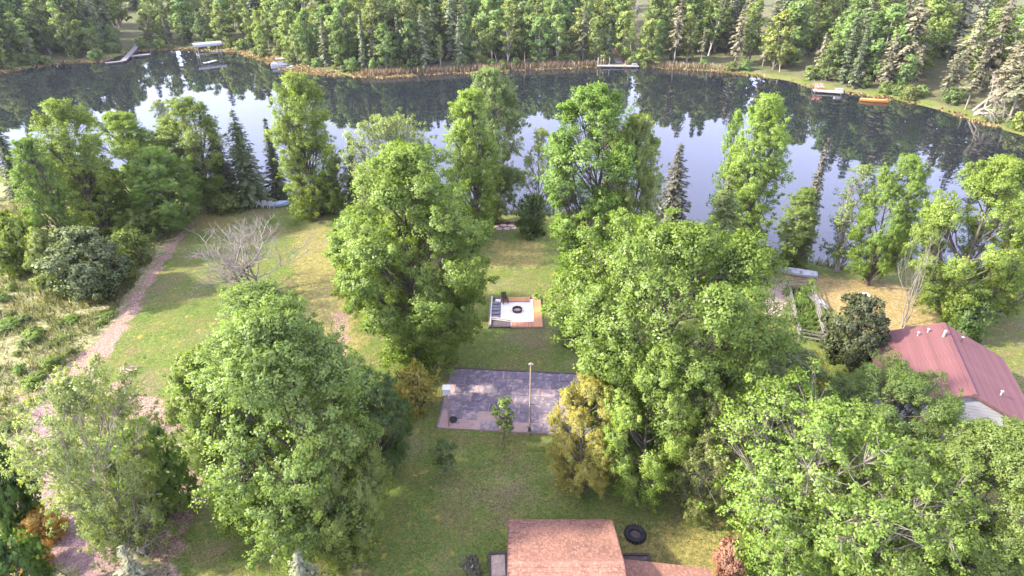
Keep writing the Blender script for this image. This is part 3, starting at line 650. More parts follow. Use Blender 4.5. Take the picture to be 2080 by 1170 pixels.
# ------------------------------------------------------------------ far wood
def far_zone(x):
    for lim, s in ((-128, 'the far left shoreline'), (-95, 'the long grey dock'), (-72, 'the canopied boat lift'), (-52, 'the pontoon boat'), (-12, 'the straw-coloured reed strip'), (18, 'the leaning shore posts'), (48, 'the white dock'), (78, 'the mown bank'), (92, 'the red-seated dock')):
        if x < lim: return s
    return 'the fallen dead tree'
fa = np.array(FAR)
seg = np.diff(fa, axis=0); sl = np.linalg.norm(seg, axis=1); cum = np.concatenate([[0], np.cumsum(sl)])
def along(s_, off):
    i = min(len(sl) - 1, int(np.searchsorted(cum, s_, 'right') - 1)); i = max(0, i)
    p = fa[i] + seg[i] * (s_ - cum[i]) / sl[i]; n = np.array([-seg[i][1], seg[i][0]]) / sl[i]
    return p + n * off
s_lo, s_hi = 0.0, cum[-1]
placed = []
rr = np.random.default_rng(33)
KINDW = {'L': (('far_round', 'farg', 'broadleaf_tree', 'green rounded tree'), ('far_birch', 'farb', 'birch_tree', 'light green slim birch'), ('far_spruce', 'fars', 'spruce_tree', 'dark spruce'), ('far_round', 'farb', 'broadleaf_tree', 'light green leafy tree'), ('far_pine', 'farp', 'pine_tree', 'grey-green pine'))}
n_far = 0
CLEAR = [((33.19, 203.31), 6.0), ((-128.96, 225.46), 2.5), ((-98.81, 212.43), 4.5), ((-69.64, 199.02), 4.0), ((82.51, 163.69), 4.0), ((108.06, 140.42), 4.0)]
FARTREES = {}
ROWN = ('at the edge of the far bank', 'just inside the far wood', 'further inside the far wood', 'deep in the far wood', 'at the back of the far wood', 'far behind in the far wood', 'last row of the far wood')
for row, (o0, o1, step, hmin, hmax) in enumerate(((4, 10, 3.6, 8, 15), (10, 20, 3.5, 13, 20), (20, 34, 3.7, 15, 22), (34, 52, 4.2, 16, 23), (52, 75, 5.2, 17, 24), (75, 105, 6.5, 18, 24), (105, 140, 8.0, 18, 25))):
    s_ = s_lo
    while s_ < s_hi:
        s_ += step
        for tr_ in range(5):
            p = along(min(s_hi - 0.1, max(0, s_ + rr.normal() * step * 0.4)), rr.uniform(o0, o1)); bad = False
            if p[0] < -1.0 * p[1] - 2 or p[0] > 1.0 * p[1] + 2 or abs(p[0]) > 300: bad = True
            elif poly_dist(p[None], LAKE)[0] < o0 * 0.7: bad = True
            elif any(math.hypot(p[0] - q[0], p[1] - q[1]) < 2.4 + 0.28 * row for q in placed): bad = True
            elif any(math.hypot(p[0] - q[0], p[1] - q[1]) < rad for q, rad in CLEAR): bad = True
            elif row == 0 and 45 < p[0] < 80 and rr.random() < 0.5: bad = True
            if not bad: break
        if bad: continue
        placed.append(p); x = p[0]; u = rr.random()
        if x < -10: wts = (0.38, 0.58, 0.76, 0.94)
        elif x < 45: wts = (0.32, 0.55, 0.70, 0.95)
        else: wts = (0.15, 0.23, 0.46, 0.58)
        k = int(np.searchsorted(wts, u)); shape, mk, nm, lk = KINDW['L'][k]
        nvar = {'far_round': 4, 'far_birch': 3, 'far_spruce': 3, 'far_pine': 3}[shape]
        key = shape + str(rr.integers(nvar)); h = rr.uniform(hmin, hmax) * (1.12 if shape in ('far_pine', 'far_spruce') else 0.97)
        if x > 45: h *= 1.08
        wd = PROTO[key]['W'] * h / PROTO[key]['H'] * rr.uniform(0.85, 1.2)
        lab = '%s %s behind %s' % (lk, ROWN[row], far_zone(x))
        o = tree(nm, key, mk, float(p[0]), float(p[1]), h, wd, lab, 'tree', '%ss %s' % (lk, ROWN[row]))
        FARTREES.setdefault((lab, row, lk, far_zone(x)), []).append(o)
ORD = ('first', 'second', 'third', 'fourth', 'fifth', 'sixth', 'seventh', 'eighth', 'ninth', 'tenth', 'eleventh', 'twelfth', 'thirteenth', 'fourteenth', 'fifteenth', 'sixteenth', 'seventeenth', 'eighteenth', 'nineteenth', 'twentieth')
for (lab, row, lk, zn), os_ in FARTREES.items():
    if len(os_) < 2 or row > 2: continue
    os_.sort(key=lambda o: o.location.x / o.location.y)
    for i, o in enumerate(os_): o['label'] = '%s %s from left %s behind %s' % (ORD[min(i, 19)], lk, ROWN[row].replace('at the edge of the ', 'on ').replace('just inside the', 'in').replace('further inside the', 'further in'), zn.replace('the ', '', 1))
for (x, y), key, mk, nm, h, lab in (((64.14, 206.37), 'far_round1', 'farb', 'broadleaf_tree', 15, 'light leafy tree filling the gap above the mown bank, front one'), ((68.86, 208.88), 'far_spruce2', 'fars', 'spruce_tree', 19, 'dark spruce in the gap above the mown bank, right of the light leafy tree'),
        ((64.10, 213.56), 'far_pine1', 'farp', 'pine_tree', 20, 'grey-green pine behind the light leafy tree above the mown bank'), ((72.56, 214.27), 'far_round3', 'farg', 'broadleaf_tree', 18, 'green rounded tree behind the spruce above the mown bank'), ((69.16, 217.17), 'far_round0', 'farg', 'broadleaf_tree', 19, 'green rounded tree at the back of the gap above the mown bank')):
    tree(nm, key, mk, x, y, h, PROTO[key]['W'] * h / PROTO[key]['H'] * 1.15, lab, 'tree')
SHRUBS = {}
for i in range(150):
    s_ = rr.uniform(s_lo, s_hi); p = along(s_, rr.uniform(1.5, 6))
    if abs(p[0]) > 1.02 * p[1] or any(math.hypot(p[0] - q[0], p[1] - q[1]) < rad for q, rad in CLEAR): continue
    if 45 < p[0] < 80 and rr.random() < 0.5: continue
    mk = str(rr.choice(['farg', 'farb', 'farg', 'olive'])); cn = {'farg': 'green', 'farb': 'light green', 'olive': 'olive'}[mk]
    h = rr.uniform(1.2, 3.6); zn = far_zone(p[0])
    o = tree('bank_shrub', 'far_shrub%d' % rr.integers(2), mk, float(p[0]), float(p[1]), h, h * rr.uniform(1.0, 1.6), '%s shrub on the far bank near %s' % (cn, zn), 'shrub', '%s shrubs along the far bank' % cn)
    SHRUBS.setdefault((cn, zn), []).append(o)
for (cn, zn), os_ in SHRUBS.items():
    os_.sort(key=lambda o: o.location.x / o.location.y)
    if len(os_) > 1:
        for i, o in enumerate(os_): o['label'] = '%s %s shrub from left on the far bank near %s' % (ORD[min(i, 19)], cn, zn)
# ------------------------------------------------------------------ grass, reeds, sedge
def blade_field(name, pts, hgt, wid, matk, label, seed, lean=0.35, nper=3, cat='grass'):
    r = np.random.default_rng(seed); n = len(pts)
    z = ground_z(pts); base = np.column_stack([pts, np.maximum(z, -0.05) - 0.03])
    base = np.repeat(base, nper, 0); N = len(base); base[:, :2] += r.normal(size=(N, 2)) * wid * 0.8
    a = r.random(N) * 6.28; h = hgt * (0.55 + 0.9 * r.random(N)); w_ = wid * (0.6 + 0.8 * r.random(N))
    sx = np.column_stack([np.cos(a), np.sin(a), np.zeros(N)]) * w_[:, None] / 2
    top = base + np.column_stack([r.normal(size=N) * lean * h, r.normal(size=N) * lean * h, h])
    V = np.stack([base - sx, base + sx, top + sx * 0.35, top - sx * 0.35], 1).reshape(-1, 3)
    F = np.arange(N)[:, None] * 4 + np.array([0, 1, 2, 3])[None]
    nn = unit(np.column_stack([r.normal(size=N) * 0.35, r.normal(size=N) * 0.35, np.ones(N)]))
    me = np_mesh(name, V, F, LEAF[matk], fattr={'tint': np.repeat(r.random(n), nper) * 0.6 + r.random(N) * 0.4}, normals=np.repeat(nn, 4, 0))
    o = obj(name, me); o['kind'] = 'stuff'; o['label'] = label; o['category'] = cat; return o
def scatter(n, x0, x1, y0, y1, seed): 
    r = np.random.default_rng(seed); return np.column_stack([r.uniform(x0, x1, n), r.uniform(y0, y1, n)])
pm = scatter(95000, -75, -8, 21, 92, 1)
keep = (poly_dist(pm, MEADOW) < -0.2 + 0.5 * wob(pm, 1.7)) & (np.abs(pm[:, 0]) < 1.0 * pm[:, 1] + 12) & (line_dist(pm, PATH1) > 1.2) & (line_dist(pm, DIRT) > 1.3) & (poly_dist(pm, LAKE) > 0.3)
keep &= (wob(pm, 0.8) + 0.8 * wob(pm, 2.1) + rng.normal(size=len(pm)) * 0.35) > -0.35
blade_field('meadow_grass', pm[keep], 0.42, 0.075, 'meadow', 'rough tangled tall grass of the meadow left of the straw path', 11, 0.55)
pl = scatter(60000, -45, 48, 21, 84, 2)
keep = (poly_dist(pl, MEADOW) > 0.2) & (poly_dist(pl, LAKE) > 0.4) & (np.abs(pl[:, 0]) < 0.9 * pl[:, 1] + 8) & (line_dist(pl, PATH1) > 1.6) & (poly_dist(pl, BAREGROUND) > 0.3)
keep &= (np.abs(pl[:, 0] - 0.4) > 2.9) | (np.abs(pl[:, 1] - 53.5) > 3.1)
keep &= ~((pl[:, 0] > -5.4) & (pl[:, 0] < 10) & (pl[:, 1] > 35.5) & (pl[:, 1] < 44.2))
blade_field('lawn_grass', pl[keep], 0.05, 0.09, 'lawn', 'short patchy grass of the lawn around the court', 12, 0.9, 2)
rs = np.random.default_rng(5)
def shore_pts(n, x0, x1, o0, o1):
    out = []
    s_all = np.linspace(s_lo, s_hi, 4000); q = np.array([along(s, 0.0) for s in s_all]); s_ok = s_all[(q[:, 0] > x0) & (q[:, 0] < x1)]
    for s in rs.choice(s_ok, n): out.append(along(s + rs.normal() * 0.3, rs.uniform(o0, o1)))
    return np.array(out)
sp = np.vstack([shore_pts(7000, -108, -62, -1.5, 5.0), shore_pts(7000, -66, -20, -1.8, 3.0), shore_pts(3000, -150, -108, -0.6, 2.0), shore_pts(2500, -20, 60, -0.8, 1.0), shore_pts(2500, 60, 110, -0.8, 1.4)])
sp = sp[(wob(sp, 0.35) + 0.8 * wob(sp, 1.1) + rs.normal(size=len(sp)) * 0.25) > np.where(sp[:, 0] < -20, -0.2, 0.25)]
blade_field('sedge', sp, 0.30, 0.35, 'sedge', 'orange-tan dead sedge along the far waterline', 13, 0.7, 2, 'sedge')
rp = np.vstack([shore_pts(3500, -42, 18, 0.5, 3.2), shore_pts(900, 18, 60, 0.8, 2.4)])
rp = rp[np.abs(rp[:, 0] - 31.5) > 2.2]
blade_field('reeds', rp, 1.25, 0.13, 'reed', 'pale dead reeds standing along the middle of the far shore', 14, 0.16, 2, 'reeds')
nf = np.array(NEAR)
q = []
for i in range(len(nf) - 1):
    m_ = int(np.linalg.norm(nf[i + 1] - nf[i]) * 9)
    if abs(nf[i][0]) < 120: q.append(nf[i] + (nf[i + 1] - nf[i]) * rs.random((m_, 1)) + np.column_stack([rs.normal(size=m_) * 0.6, rs.normal(size=m_) * 0.8 - 0.6]))
blade_field('shore_grass', np.vstack(q), 0.75, 0.13, 'meadow', 'tall grass fringe along the near shore', 15, 0.3, 3)

# ------------------------------------------------------------------ materials for built things
M = {
 'wood_grey': plain('wood_grey', (0.122, 0.110, 0.101), (0.220, 0.202, 0.184), 6, 0.9, 0.4, (0.3, 4, 4)),
 'wood_pale': plain('wood_pale', (0.298, 0.273, 0.248), (0.409, 0.384, 0.353), 6, 0.85, 0.3, (0.3, 4, 4)),
 'wood_orange': plain('wood_orange', (0.336, 0.160, 0.060), (0.464, 0.248, 0.104), 5, 0.8, 0.3, (4, 0.4, 4)),
 'wood_red': plain('wood_red', (0.30, 0.13, 0.075), (0.44, 0.22, 0.13), 5, 0.85, 0.3, (4, 0.4, 4)),
 'wood_dark': plain('wood_dark', (0.045, 0.036, 0.030), (0.10, 0.08, 0.065), 5, 0.95, 0.4, (0.4, 4, 4)),
 'wood_tan': plain('wood_tan', (0.225, 0.161, 0.109), (0.345, 0.255, 0.180), 5, 0.9, 0.4, (0.5, 4, 4)),
 'white': plain('white_paint', (0.409, 0.409, 0.403), (0.496, 0.496, 0.484), 3, 0.5, 0.05),
 'alum': plain('aluminium', (0.279, 0.291, 0.291), (0.384, 0.391, 0.384), 3, 0.45, 0.1, spec=0.5, metal=0.2),
 'pink': plain('faded_red_plastic', (0.52, 0.20, 0.17), (0.66, 0.32, 0.27), 3, 0.5, 0.05),
 'orange': plain('orange_hull', (0.496, 0.160, 0.040), (0.624, 0.272, 0.088), 2, 0.45, 0.05),
 'canvas': plain('grey_canvas', (0.187, 0.187, 0.187), (0.275, 0.275, 0.270), 2, 0.8, 0.2),
 'blue': plain('pale_blue_plastic', (0.270, 0.375, 0.450), (0.375, 0.465, 0.525), 2, 0.45, 0.05),
 'rubber': plain('black_rubber', (0.012, 0.012, 0.013), (0.035, 0.034, 0.034), 6, 0.85, 0.4),
 'iron': plain('rusted_iron', (0.035, 0.026, 0.022), (0.09, 0.06, 0.045), 9, 0.8, 0.4),
 'gravel': plain('white_gravel', (0.464, 0.432, 0.400), (0.640, 0.616, 0.584), 30, 0.95, 0.8, bdist=0.04),
 'slate': plain('slate', (0.080, 0.076, 0.080), (0.192, 0.180, 0.184), 5, 0.85, 0.5),
 'mat': plain('court_mat', (0.165, 0.160, 0.185), (0.28, 0.265, 0.29), 2.2, 0.9, 0.3),
 'mat_b': plain('court_mat_sandy', (0.26, 0.225, 0.235), (0.44, 0.36, 0.34), 2.2, 0.9, 0.3),
 'sand': plain('court_sand', (0.42, 0.29, 0.235), (0.62, 0.47, 0.38), 3.0, 0.95, 0.5),
 'soil': plain('dark_soil', (0.07, 0.055, 0.05), (0.15, 0.12, 0.11), 7, 0.95, 0.8, bdist=0.05),
 'siding': plain('pale_siding', (0.322, 0.315, 0.322), (0.378, 0.371, 0.378), 2, 0.7, 0.1),
 'cream': plain('cream_paint', (0.55, 0.50, 0.40), (0.65, 0.60, 0.50), 2, 0.7, 0.1),
 'fascia': plain('brown_fascia', (0.10, 0.05, 0.045), (0.16, 0.08, 0.07), 3, 0.7, 0.1),
 'roof_h': plain('rose_roof', (0.105, 0.044, 0.042), (0.150, 0.066, 0.062), 1.2, 0.85, 0.25, (6, 0.6, 1)),
 'shingle': plain('terracotta_shingle', (0.36, 0.155, 0.105), (0.52, 0.25, 0.17), 5, 0.9, 0.4),
 'glass': plain('window_glass', (0.02, 0.025, 0.03), (0.03, 0.035, 0.04), 1, 0.06, 0, spec=0.6),
 'stone': plain('pink_flagstone', (0.315, 0.210, 0.180), (0.435, 0.323, 0.285), 4, 0.9, 0.4),
 'straw': plain('dry_sticks', (0.30, 0.22, 0.15), (0.50, 0.39, 0.29), 5, 0.95, 0.2),
}
def litter(name, base1, base2, deb, lo, hi, scale=2.4):
    m, nt, b = new_mat(name)
    tc = nt.nodes.new('ShaderNodeTexCoord').outputs['Object']; oi = nt.nodes.new('ShaderNodeObjectInfo')
    va = nt.nodes.new('ShaderNodeVectorMath'); va.operation = 'ADD'; nt.links.new(tc, va.inputs[0]); nt.links.new(oi.outputs['Location'], va.inputs[1])
    n1 = noise(nt, scale, 6, 0.7, vec=va.outputs[0]); n2 = noise(nt, 0.7, 5, 0.7, vec=va.outputs[0])
    base = ramp(nt, n2.outputs['Fac'], [(0.3, base1), (0.7, base2)]).outputs[0]
    val = math_n(nt, 'MULTIPLY_ADD', oi.outputs['Random'], 0.28); val.node.inputs[2].default_value = 0.86
    h = nt.nodes.new('ShaderNodeHueSaturation'); nt.links.new(val, h.inputs['Value']); nt.links.new(base, h.inputs['Color'])
    f = ramp(nt, n1.outputs['Fac'], [(lo, (0, 0, 0)), (hi, (1, 1, 1))]).outputs[0]
    nt.links.new(mix(nt, f, h.outputs[0], deb), b.inputs['Base Color']); b.inputs['Roughness'].default_value = 0.92; bump(nt, b, n1.outputs['Fac'], 0.4, 0.03)
    return m
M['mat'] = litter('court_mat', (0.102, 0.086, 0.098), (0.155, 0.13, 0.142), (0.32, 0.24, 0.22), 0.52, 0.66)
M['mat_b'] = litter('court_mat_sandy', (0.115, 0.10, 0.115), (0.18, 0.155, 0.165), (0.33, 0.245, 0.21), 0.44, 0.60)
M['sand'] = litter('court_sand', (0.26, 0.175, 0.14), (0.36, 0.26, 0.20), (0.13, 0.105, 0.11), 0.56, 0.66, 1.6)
M['shingle'] = litter('terracotta_shingle', (0.115, 0.055, 0.036), (0.225, 0.108, 0.068), (0.29, 0.155, 0.10), 0.50, 0.62, 6.0)
def part(name, mb, mat, parent, smooth=False, label=None):
    o = obj(name, mb.mesh(name, M[mat], smooth), parent)
    if label: o['label'] = label
    return o
def shared(name, me, parent, loc=(0, 0, 0), rz=0.0, scale=None):
    o = obj(name, me, parent, loc, rz)
    if scale: o.scale = scale
    return o

# ------------------------------------------------------------------ garage at the bottom edge
t = thing('garage', 'small garage with a weathered terracotta shingle roof at the bottom edge', 'garage', (0, 0, 1.0))
X0, X1, YE, YR, YN, ZE, ZR = -0.2, 6.15, 25.7, 21.8, 17.9, 2.5, 3.85
wb = MB(); xa, xb, ya, yb = X0 + 0.3, X1 - 0.3, YN + 0.35, YE - 0.35
zw = ZE + 0.05
for (a, b_) in (((xa, yb), (xb, yb)), ((xa, ya), (xb, ya))): wb.bar((a[0], a[1], zw / 2), (b_[0], b_[1], zw / 2), 0.15, zw)
for xx in (xa, xb):
    for d in (-0.075, 0.075): pass
    wb.add([(xx - 0.075, ya, 0), (xx - 0.075, yb, 0), (xx - 0.075, yb, zw), (xx - 0.075, YR, ZR - 0.18), (xx - 0.075, ya, zw), (xx + 0.075, ya, 0), (xx + 0.075, yb, 0), (xx + 0.075, yb, zw), (xx + 0.075, YR, ZR - 0.18), (xx + 0.075, ya, zw)],
           [(0, 1, 2, 3, 4), (9, 8, 7, 6, 5), (0, 5, 6, 1), (1, 6, 7, 2), (2, 7, 8, 3), (3, 8, 9, 4), (4, 9, 5, 0)])
part('wall', wb, 'siding', t)
def slope_panel(y0, z0, y1, z1, x0, x1, th):
    m_ = MB(); m_.add([(x0, y0, z0), (x1, y0, z0), (x1, y1, z1), (x0, y1, z1), (x0, y0, z0 - th), (x1, y0, z0 - th), (x1, y1, z1 - th), (x0, y1, z1 - th)], [(0, 1, 2, 3), (7, 6, 5, 4), (0, 4, 5, 1), (1, 5, 6, 2), (2, 6, 7, 3), (3, 7, 4, 0)]); return m_
for yE in (YE, YN):
    rf = part('roof_slope', slope_panel(yE, ZE, YR, ZR, X0, X1, 0.12), 'shingle', t)
    L = math.hypot(YE - YR, ZR - ZE); sg = 1 if yE > YR else -1; pitch = math.atan2(ZR - ZE, abs(yE - YR))
    sh = MB().box((0, 0, 0), (0.345, 0.30, 0.03)).mesh('shingle', M['shingle'])
    rows = 16; colsn = 18; sr = random.Random(3 if sg > 0 else 4)
    stuff = MB()
    for j in range(rows):
        for i in range(colsn):
            u = (j + 0.5) / rows * L; yy = yE - sg * u * math.cos(pitch); zz = ZE + u * math.sin(pitch) + 0.024 + sr.random() * 0.02
            xx = X0 + 0.17 + (i + (0.5 if j % 2 else 0)) * (X1 - X0 - 0.34) / (colsn - 1)
            xx = min(xx, X1 - 0.17)
            tilt = -sg * (pitch - 0.10)
            o = shared('shingle', sh, rf, (xx + sr.uniform(-0.008, 0.008), yy, zz)); o.rotation_euler = (tilt, 0, sr.uniform(-0.02, 0.02)) if True else (0, 0, 0)
    # barge boards
    for xx in (X0 - 0.03, X1 + 0.03): part('barge_board', MB().bar((xx, yE, ZE - 0.06), (xx, YR, ZR - 0.06), 0.05, 0.2), 'fascia', t)
    part('fascia_board', MB().bar((X0, yE + sg * 0.03, ZE - 0.09), (X1, yE + sg * 0.03, ZE - 0.09), 0.05, 0.16), 'fascia', t)
part('ridge_cap', MB().add([(X0, YR - 0.16, ZR + 0.01), (X1, YR - 0.16, ZR + 0.01), (X1, YR, ZR + 0.075), (X0, YR, ZR + 0.075), (X0, YR + 0.16, ZR + 0.01), (X1, YR + 0.16, ZR + 0.01)], [(0, 1, 2, 3), (3, 2, 5, 4), (0, 3, 4), (1, 5, 2), (0, 4, 5, 1)]), 'shingle', t)
# low side wing
wg = MB(); wg.add([(X1 - 0.1, 23.2, 2.3), (11.6, 22.9, 1.8), (11.6, 17.8, 1.8), (X1 - 0.1, 17.8, 2.3), (X1 - 0.1, 23.2, 2.15), (11.6, 22.9, 1.65), (11.6, 17.8, 1.65), (X1 - 0.1, 17.8, 2.15)], [(3, 2, 1, 0), (4, 5, 6, 7), (0, 1, 5, 4), (1, 2, 6, 5), (2, 3, 7, 6), (3, 0, 4, 7)])
part('wing_roof', wg, 'shingle', t); part('wing_wall', MB().bar((X1 - 0.2, 22.8, 0.8), (11.3, 22.5, 0.8), 0.12, 1.6), 'siding', t)

# timber frames by the garage
def timber_frame(label, c, sx, sy, rz, fill):
    f = thing('timber_bed', label, 'garden bed', (*c, gz(*c)), rz)
    for k in (-1, 1):
        part('timber', MB().box((0, k * sy / 2, 0.17), (sx + 0.16, 0.15, 0.34)), 'wood_dark', f)
        part('timber', MB().box((k * sx / 2, 0, 0.165), (0.15, sy - 0.17, 0.33)), 'wood_dark', f)
    m_ = MB(); n = 6
    vv = [((i / n - 0.5) * (sx - 0.14), (j / n - 0.5) * (sy - 0.14), 0.20 + 0.05 * random.random()) for j in range(n + 1) for i in range(n + 1)]
    m_.add(vv, [(j * 7 + i, j * 7 + i + 1, j * 7 + i + 8, j * 7 + i + 7) for j in range(n) for i in range(n)]); part('fill', m_, fill, f)
    return f
timber_frame('dark timber garden bed behind the side wing of the garage', (7.69, 24.73), 1.7, 0.5, 0.0, 'soil')
timber_frame('dark timber bed with pale stones on the left of the garage', (-0.85, 24.15), 1.0, 1.7, 0.05, 'straw')

def torus(R_, r_, k=28, kk=9, sq=1.0):
    m_ = MB(); prof = [(R_ + r_ * math.cos(2 * math.pi * i / kk), r_ * sq + r_ * sq * math.sin(2 * math.pi * i / kk)) for i in range(kk)]
    return m_.lathe(prof, k=k, closed=True)
x, y = (8.00, 26.54)
t = thing('tractor_tyre', 'large black tractor tyre lying on the grass right of the garage', 'tyre', (x, y, gz(x, y)))
part('tyre_wall', torus(0.50, 0.17, 32, 10, 1.1), 'rubber', t, True)
m_ = MB()
for i in range(22):
    a = i * 2 * math.pi / 22; m_.box((0.665 * math.cos(a), 0.665 * math.sin(a), 0.19), (0.07, 0.09, 0.30), a + 0.35)
part('tread', m_, 'rubber', t); part('soil_fill', MB().lathe([(0.36, 0.0), (0.36, 0.12), (0.2, 0.17), (0.02, 0.18)], k=18), 'soil', t)

# ------------------------------------------------------------------ court
cx, cy_ = -5.25, 44.05
t = thing('sports_court', 'old grey court of patched mats with a sandy lower edge', 'court', (cx, cy_, gz(cx + 5, cy_ - 4) + 0.0), R(-4.5))
CW, CH = 14.8, 7.55
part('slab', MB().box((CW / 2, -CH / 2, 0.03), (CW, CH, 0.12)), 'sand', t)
part('edge_timber', MB().box((CW / 2, 0.075, 0.06), (CW, 0.14, 0.22)), 'wood_dark', t)
part('edge_timber', MB().box((-0.075, -CH / 2, 0.05), (0.14, CH, 0.18)), 'wood_grey', t)
cr = random.Random(12)
nxm, nym = 12, 7
for j in range(nym):
    xo = 0.0
    for i in range(nxm):
        mw, mh = CW / nxm, CH / nym
        if j == nym - 1 and cr.random() < 0.5: continue
        if j == nym - 2 and cr.random() < 0.22: continue
        sx, sy = mw - 0.035 - cr.random() * 0.05, mh - 0.03 - cr.random() * 0.05
        mx, my = min(CW - mw * 0.55, max(mw * 0.52, (i + 0.5 + 0.37 * (j % 3) - 0.3) * mw + cr.uniform(-.06, .06))), -(j + 0.5) * mh + cr.uniform(-.03, .03)
        n = 4; zt = 0.108 + cr.random() * 0.02
        ph = cr.random() * 6
        mm = MB(); vv = []
        for b_ in range(n + 1):
            for a in range(n + 1):
                edge = max(abs(a / n - 0.5), abs(b_ / n - 0.5)) * 2
                vv.append(((a / n - 0.5) * sx + (cr.uniform(-.03, .03) if edge > 0.9 else 0), (b_ / n - 0.5) * sy + (cr.uniform(-.03, .03) if edge > 0.9 else 0), zt + 0.02 * math.sin(a * 1.7 + ph) * math.cos(b_ * 1.3 + ph) + (0.03 * cr.random() if edge > 0.9 else 0)))
        w5 = n + 1
        mm.add(vv, [(b_ * w5 + a, b_ * w5 + a + 1, b_ * w5 + a + 1 + w5, b_ * w5 + a + w5) for b_ in range(n) for a in range(n)])
        rim = [a for a in range(w5)] + [a * w5 + n for a in range(1, w5)] + [n * w5 + a for a in range(n - 1, -1, -1)] + [a * w5 for a in range(n - 1, 0, -1)]
        lo = [(vv[k][0], vv[k][1], 0.07) for k in rim]; o0 = len(mm.V); mm.V += lo
        mm.F += [(rim[k], o0 + k, o0 + (k + 1) % len(rim), rim[(k + 1) % len(rim)]) for k in range(len(rim))]
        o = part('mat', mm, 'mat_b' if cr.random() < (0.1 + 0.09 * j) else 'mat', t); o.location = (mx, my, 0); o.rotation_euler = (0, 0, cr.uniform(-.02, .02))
x, y, h, _ = -4.98, 36.64, 3.98, 0.53
t = thing('box_post', 'thin post carrying a white box at the left edge of the court', 'post', (x, y, gz(x, y)))
part('post', MB().tube([(0, 0, -0.1), (0, 0, h - 0.5)], 0.055), 'wood_tan', t)
part('box', MB().box((0, 0, h - 0.25), (0.50, 0.42, 0.52)), 'white', t); part('box_roof', MB().box((0, 0, h + 0.03), (0.60, 0.54, 0.045), rot=Euler((0.12, 0, 0)).to_matrix()), 'white', t)
x, y, h, _ = 1.36, 35.76, 7.02, 0.29
t = thing('court_pole', 'tall brown wooden pole in the middle of the court edge', 'pole', (x, y, gz(x, y)))
part('pole', MB().tube([(0, 0, -0.2), (0.01, 0, h * 0.5), (0, 0.02, h)], [0.075, 0.065, 0.055], 10), 'wood_tan', t, True)
part('crosspiece', MB().box((0, 0, h - 0.12), (0.34, 0.10, 0.10)), 'wood_pale', t)
part('winch_box', MB().box((0.0, -0.14, 0.75), (0.22, 0.16, 0.28)), 'iron', t)
for k, (px_, lab) in enumerate((((-5.30, 41.90, 2.33, 0.25), 'thin grey post at the far left corner of the court, outer one'), ((-5.02, 42.37, 1.77, 0.26), 'thin grey post at the far left corner of the court, inner one'))):
    x, y, h, _ = px_
    o = thing('corner_post', lab, 'post', (x, y, gz(x, y))); part('post', MB().tube([(0, 0, -0.1), (0, 0, h)], 0.05), 'wood_grey', o); part('cap', MB().lathe([(0.062, 0), (0.062, 0.05), (0.02, 0.08)], (0, 0, h - 0.02), 8), 'iron', o)
x, y = (-4.69, 37.27)
t = thing('small_tyre', 'small old tyre lying at the lower left corner of the court', 'tyre', (x, y, gz(x, y) + 0.14)); part('tyre_wall', torus(0.24, 0.09, 24, 8, 1.1), 'rubber', t, True); part('hub', MB().lathe([(0.16, 0.02), (0.16, 0.08), (0.05, 0.11)], k=14), 'iron', t)

# ------------------------------------------------------------------ fire pit deck
t = thing('fire_pit_deck', 'square orange timber deck framing a white gravel fire pit', 'deck', (0.35, 53.5, gz(0.35, 53.5)))
DX, DY = 2.65, 2.85
part('gravel_bed', MB().box((0.2, 0.0, 0.05), (4.6, 5.2, 0.16)), 'gravel', t)
bd = MB().box((0, 0, 0), (0.21, 1, 0.06)).mesh('plank', M['wood_orange'])
n = 4
for i in range(n): shared('plank', bd, t, (DX - 0.11 - i * 0.2, 0.0, 0.20 + 0.004 * (i % 2)), 0, (1, 2 * DY - 0.02, 1))           # right band, long planks
for i in range(23): shared('plank', bd, t, (-1.62 + 0.12 + i * 0.138 * 0.98, DY - 0.46, 0.20 + 0.004 * (i % 3)), 0.0, (0.62, 0.92, 1))  # top band, short planks
bd2 = MB().box((0, 0, 0), (0.21, 1, 0.06)).mesh('plank', M['wood_red'])
for i in range(17): shared('plank', bd2, t, (-0.45 + 0.1 + i * 0.135, -DY + 0.46, 0.20 + 0.004 * (i % 3)), 0.0, (0.60, 0.92, 1))
for (a, b_) in (((DX, -DY), (DX, DY)), ((-0.45, -DY), (DX, -DY)), ((-DX, DY), (DX, DY)), ((-DX, -DY), (-DX, DY))):
    part('rim_board', MB().bar((a[0] * 1.012, a[1] * 1.012, 0.09), (b_[0] * 1.012, b_[1] * 1.012, 0.09), 0.05, 0.20), 'wood_tan', t)
part('slate_floor', MB().box((-2.0, 0.3, 0.10), (1.0, 3.2, 0.12)), 'slate', t)
for i in range(5): part('slate_step', MB().box((-2.05 + 0.04 * (i % 2), -1.0 + i * 0.66, 0.21 + 0.03 * (i % 3)), (0.72, 0.48, 0.07), 0.06 * (i % 3 - 1)), 'slate', t)
part('side_beam', MB().bar((-2.52, -2.7, 0.26), (-2.48, 2.8, 0.30), 0.16, 0.18), 'wood_pale', t)
part('soil_patch', MB().box((-1.55, -2.2, 0.12), (2.1, 1.2, 0.12)), 'soil', t)
for k in (0, 1):
    o = thing('log_pole', ('upper', 'lower')[k] + ' of two pale poles lying across the corner of the fire pit deck', 'pole', (0.35, 53.5, gz(0.35, 53.5)))
    part('pole', MB().tube([(-2.55, -1.25 - 0.32 * k, 0.30), (-0.3, -1.70 - 0.32 * k, 0.26)], [0.075, 0.06], 8), 'wood_pale', o); part('cut_end', MB().tube([(-2.57, -1.246 - 0.32 * k, 0.30), (-2.55, -1.25 - 0.32 * k, 0.30)], 0.07, 8), 'wood_tan', o)
o = thing('fire_ring', 'dark iron fire ring on the white gravel', 'fire ring', (0.55, 53.75, gz(0.35, 53.5) + 0.13))
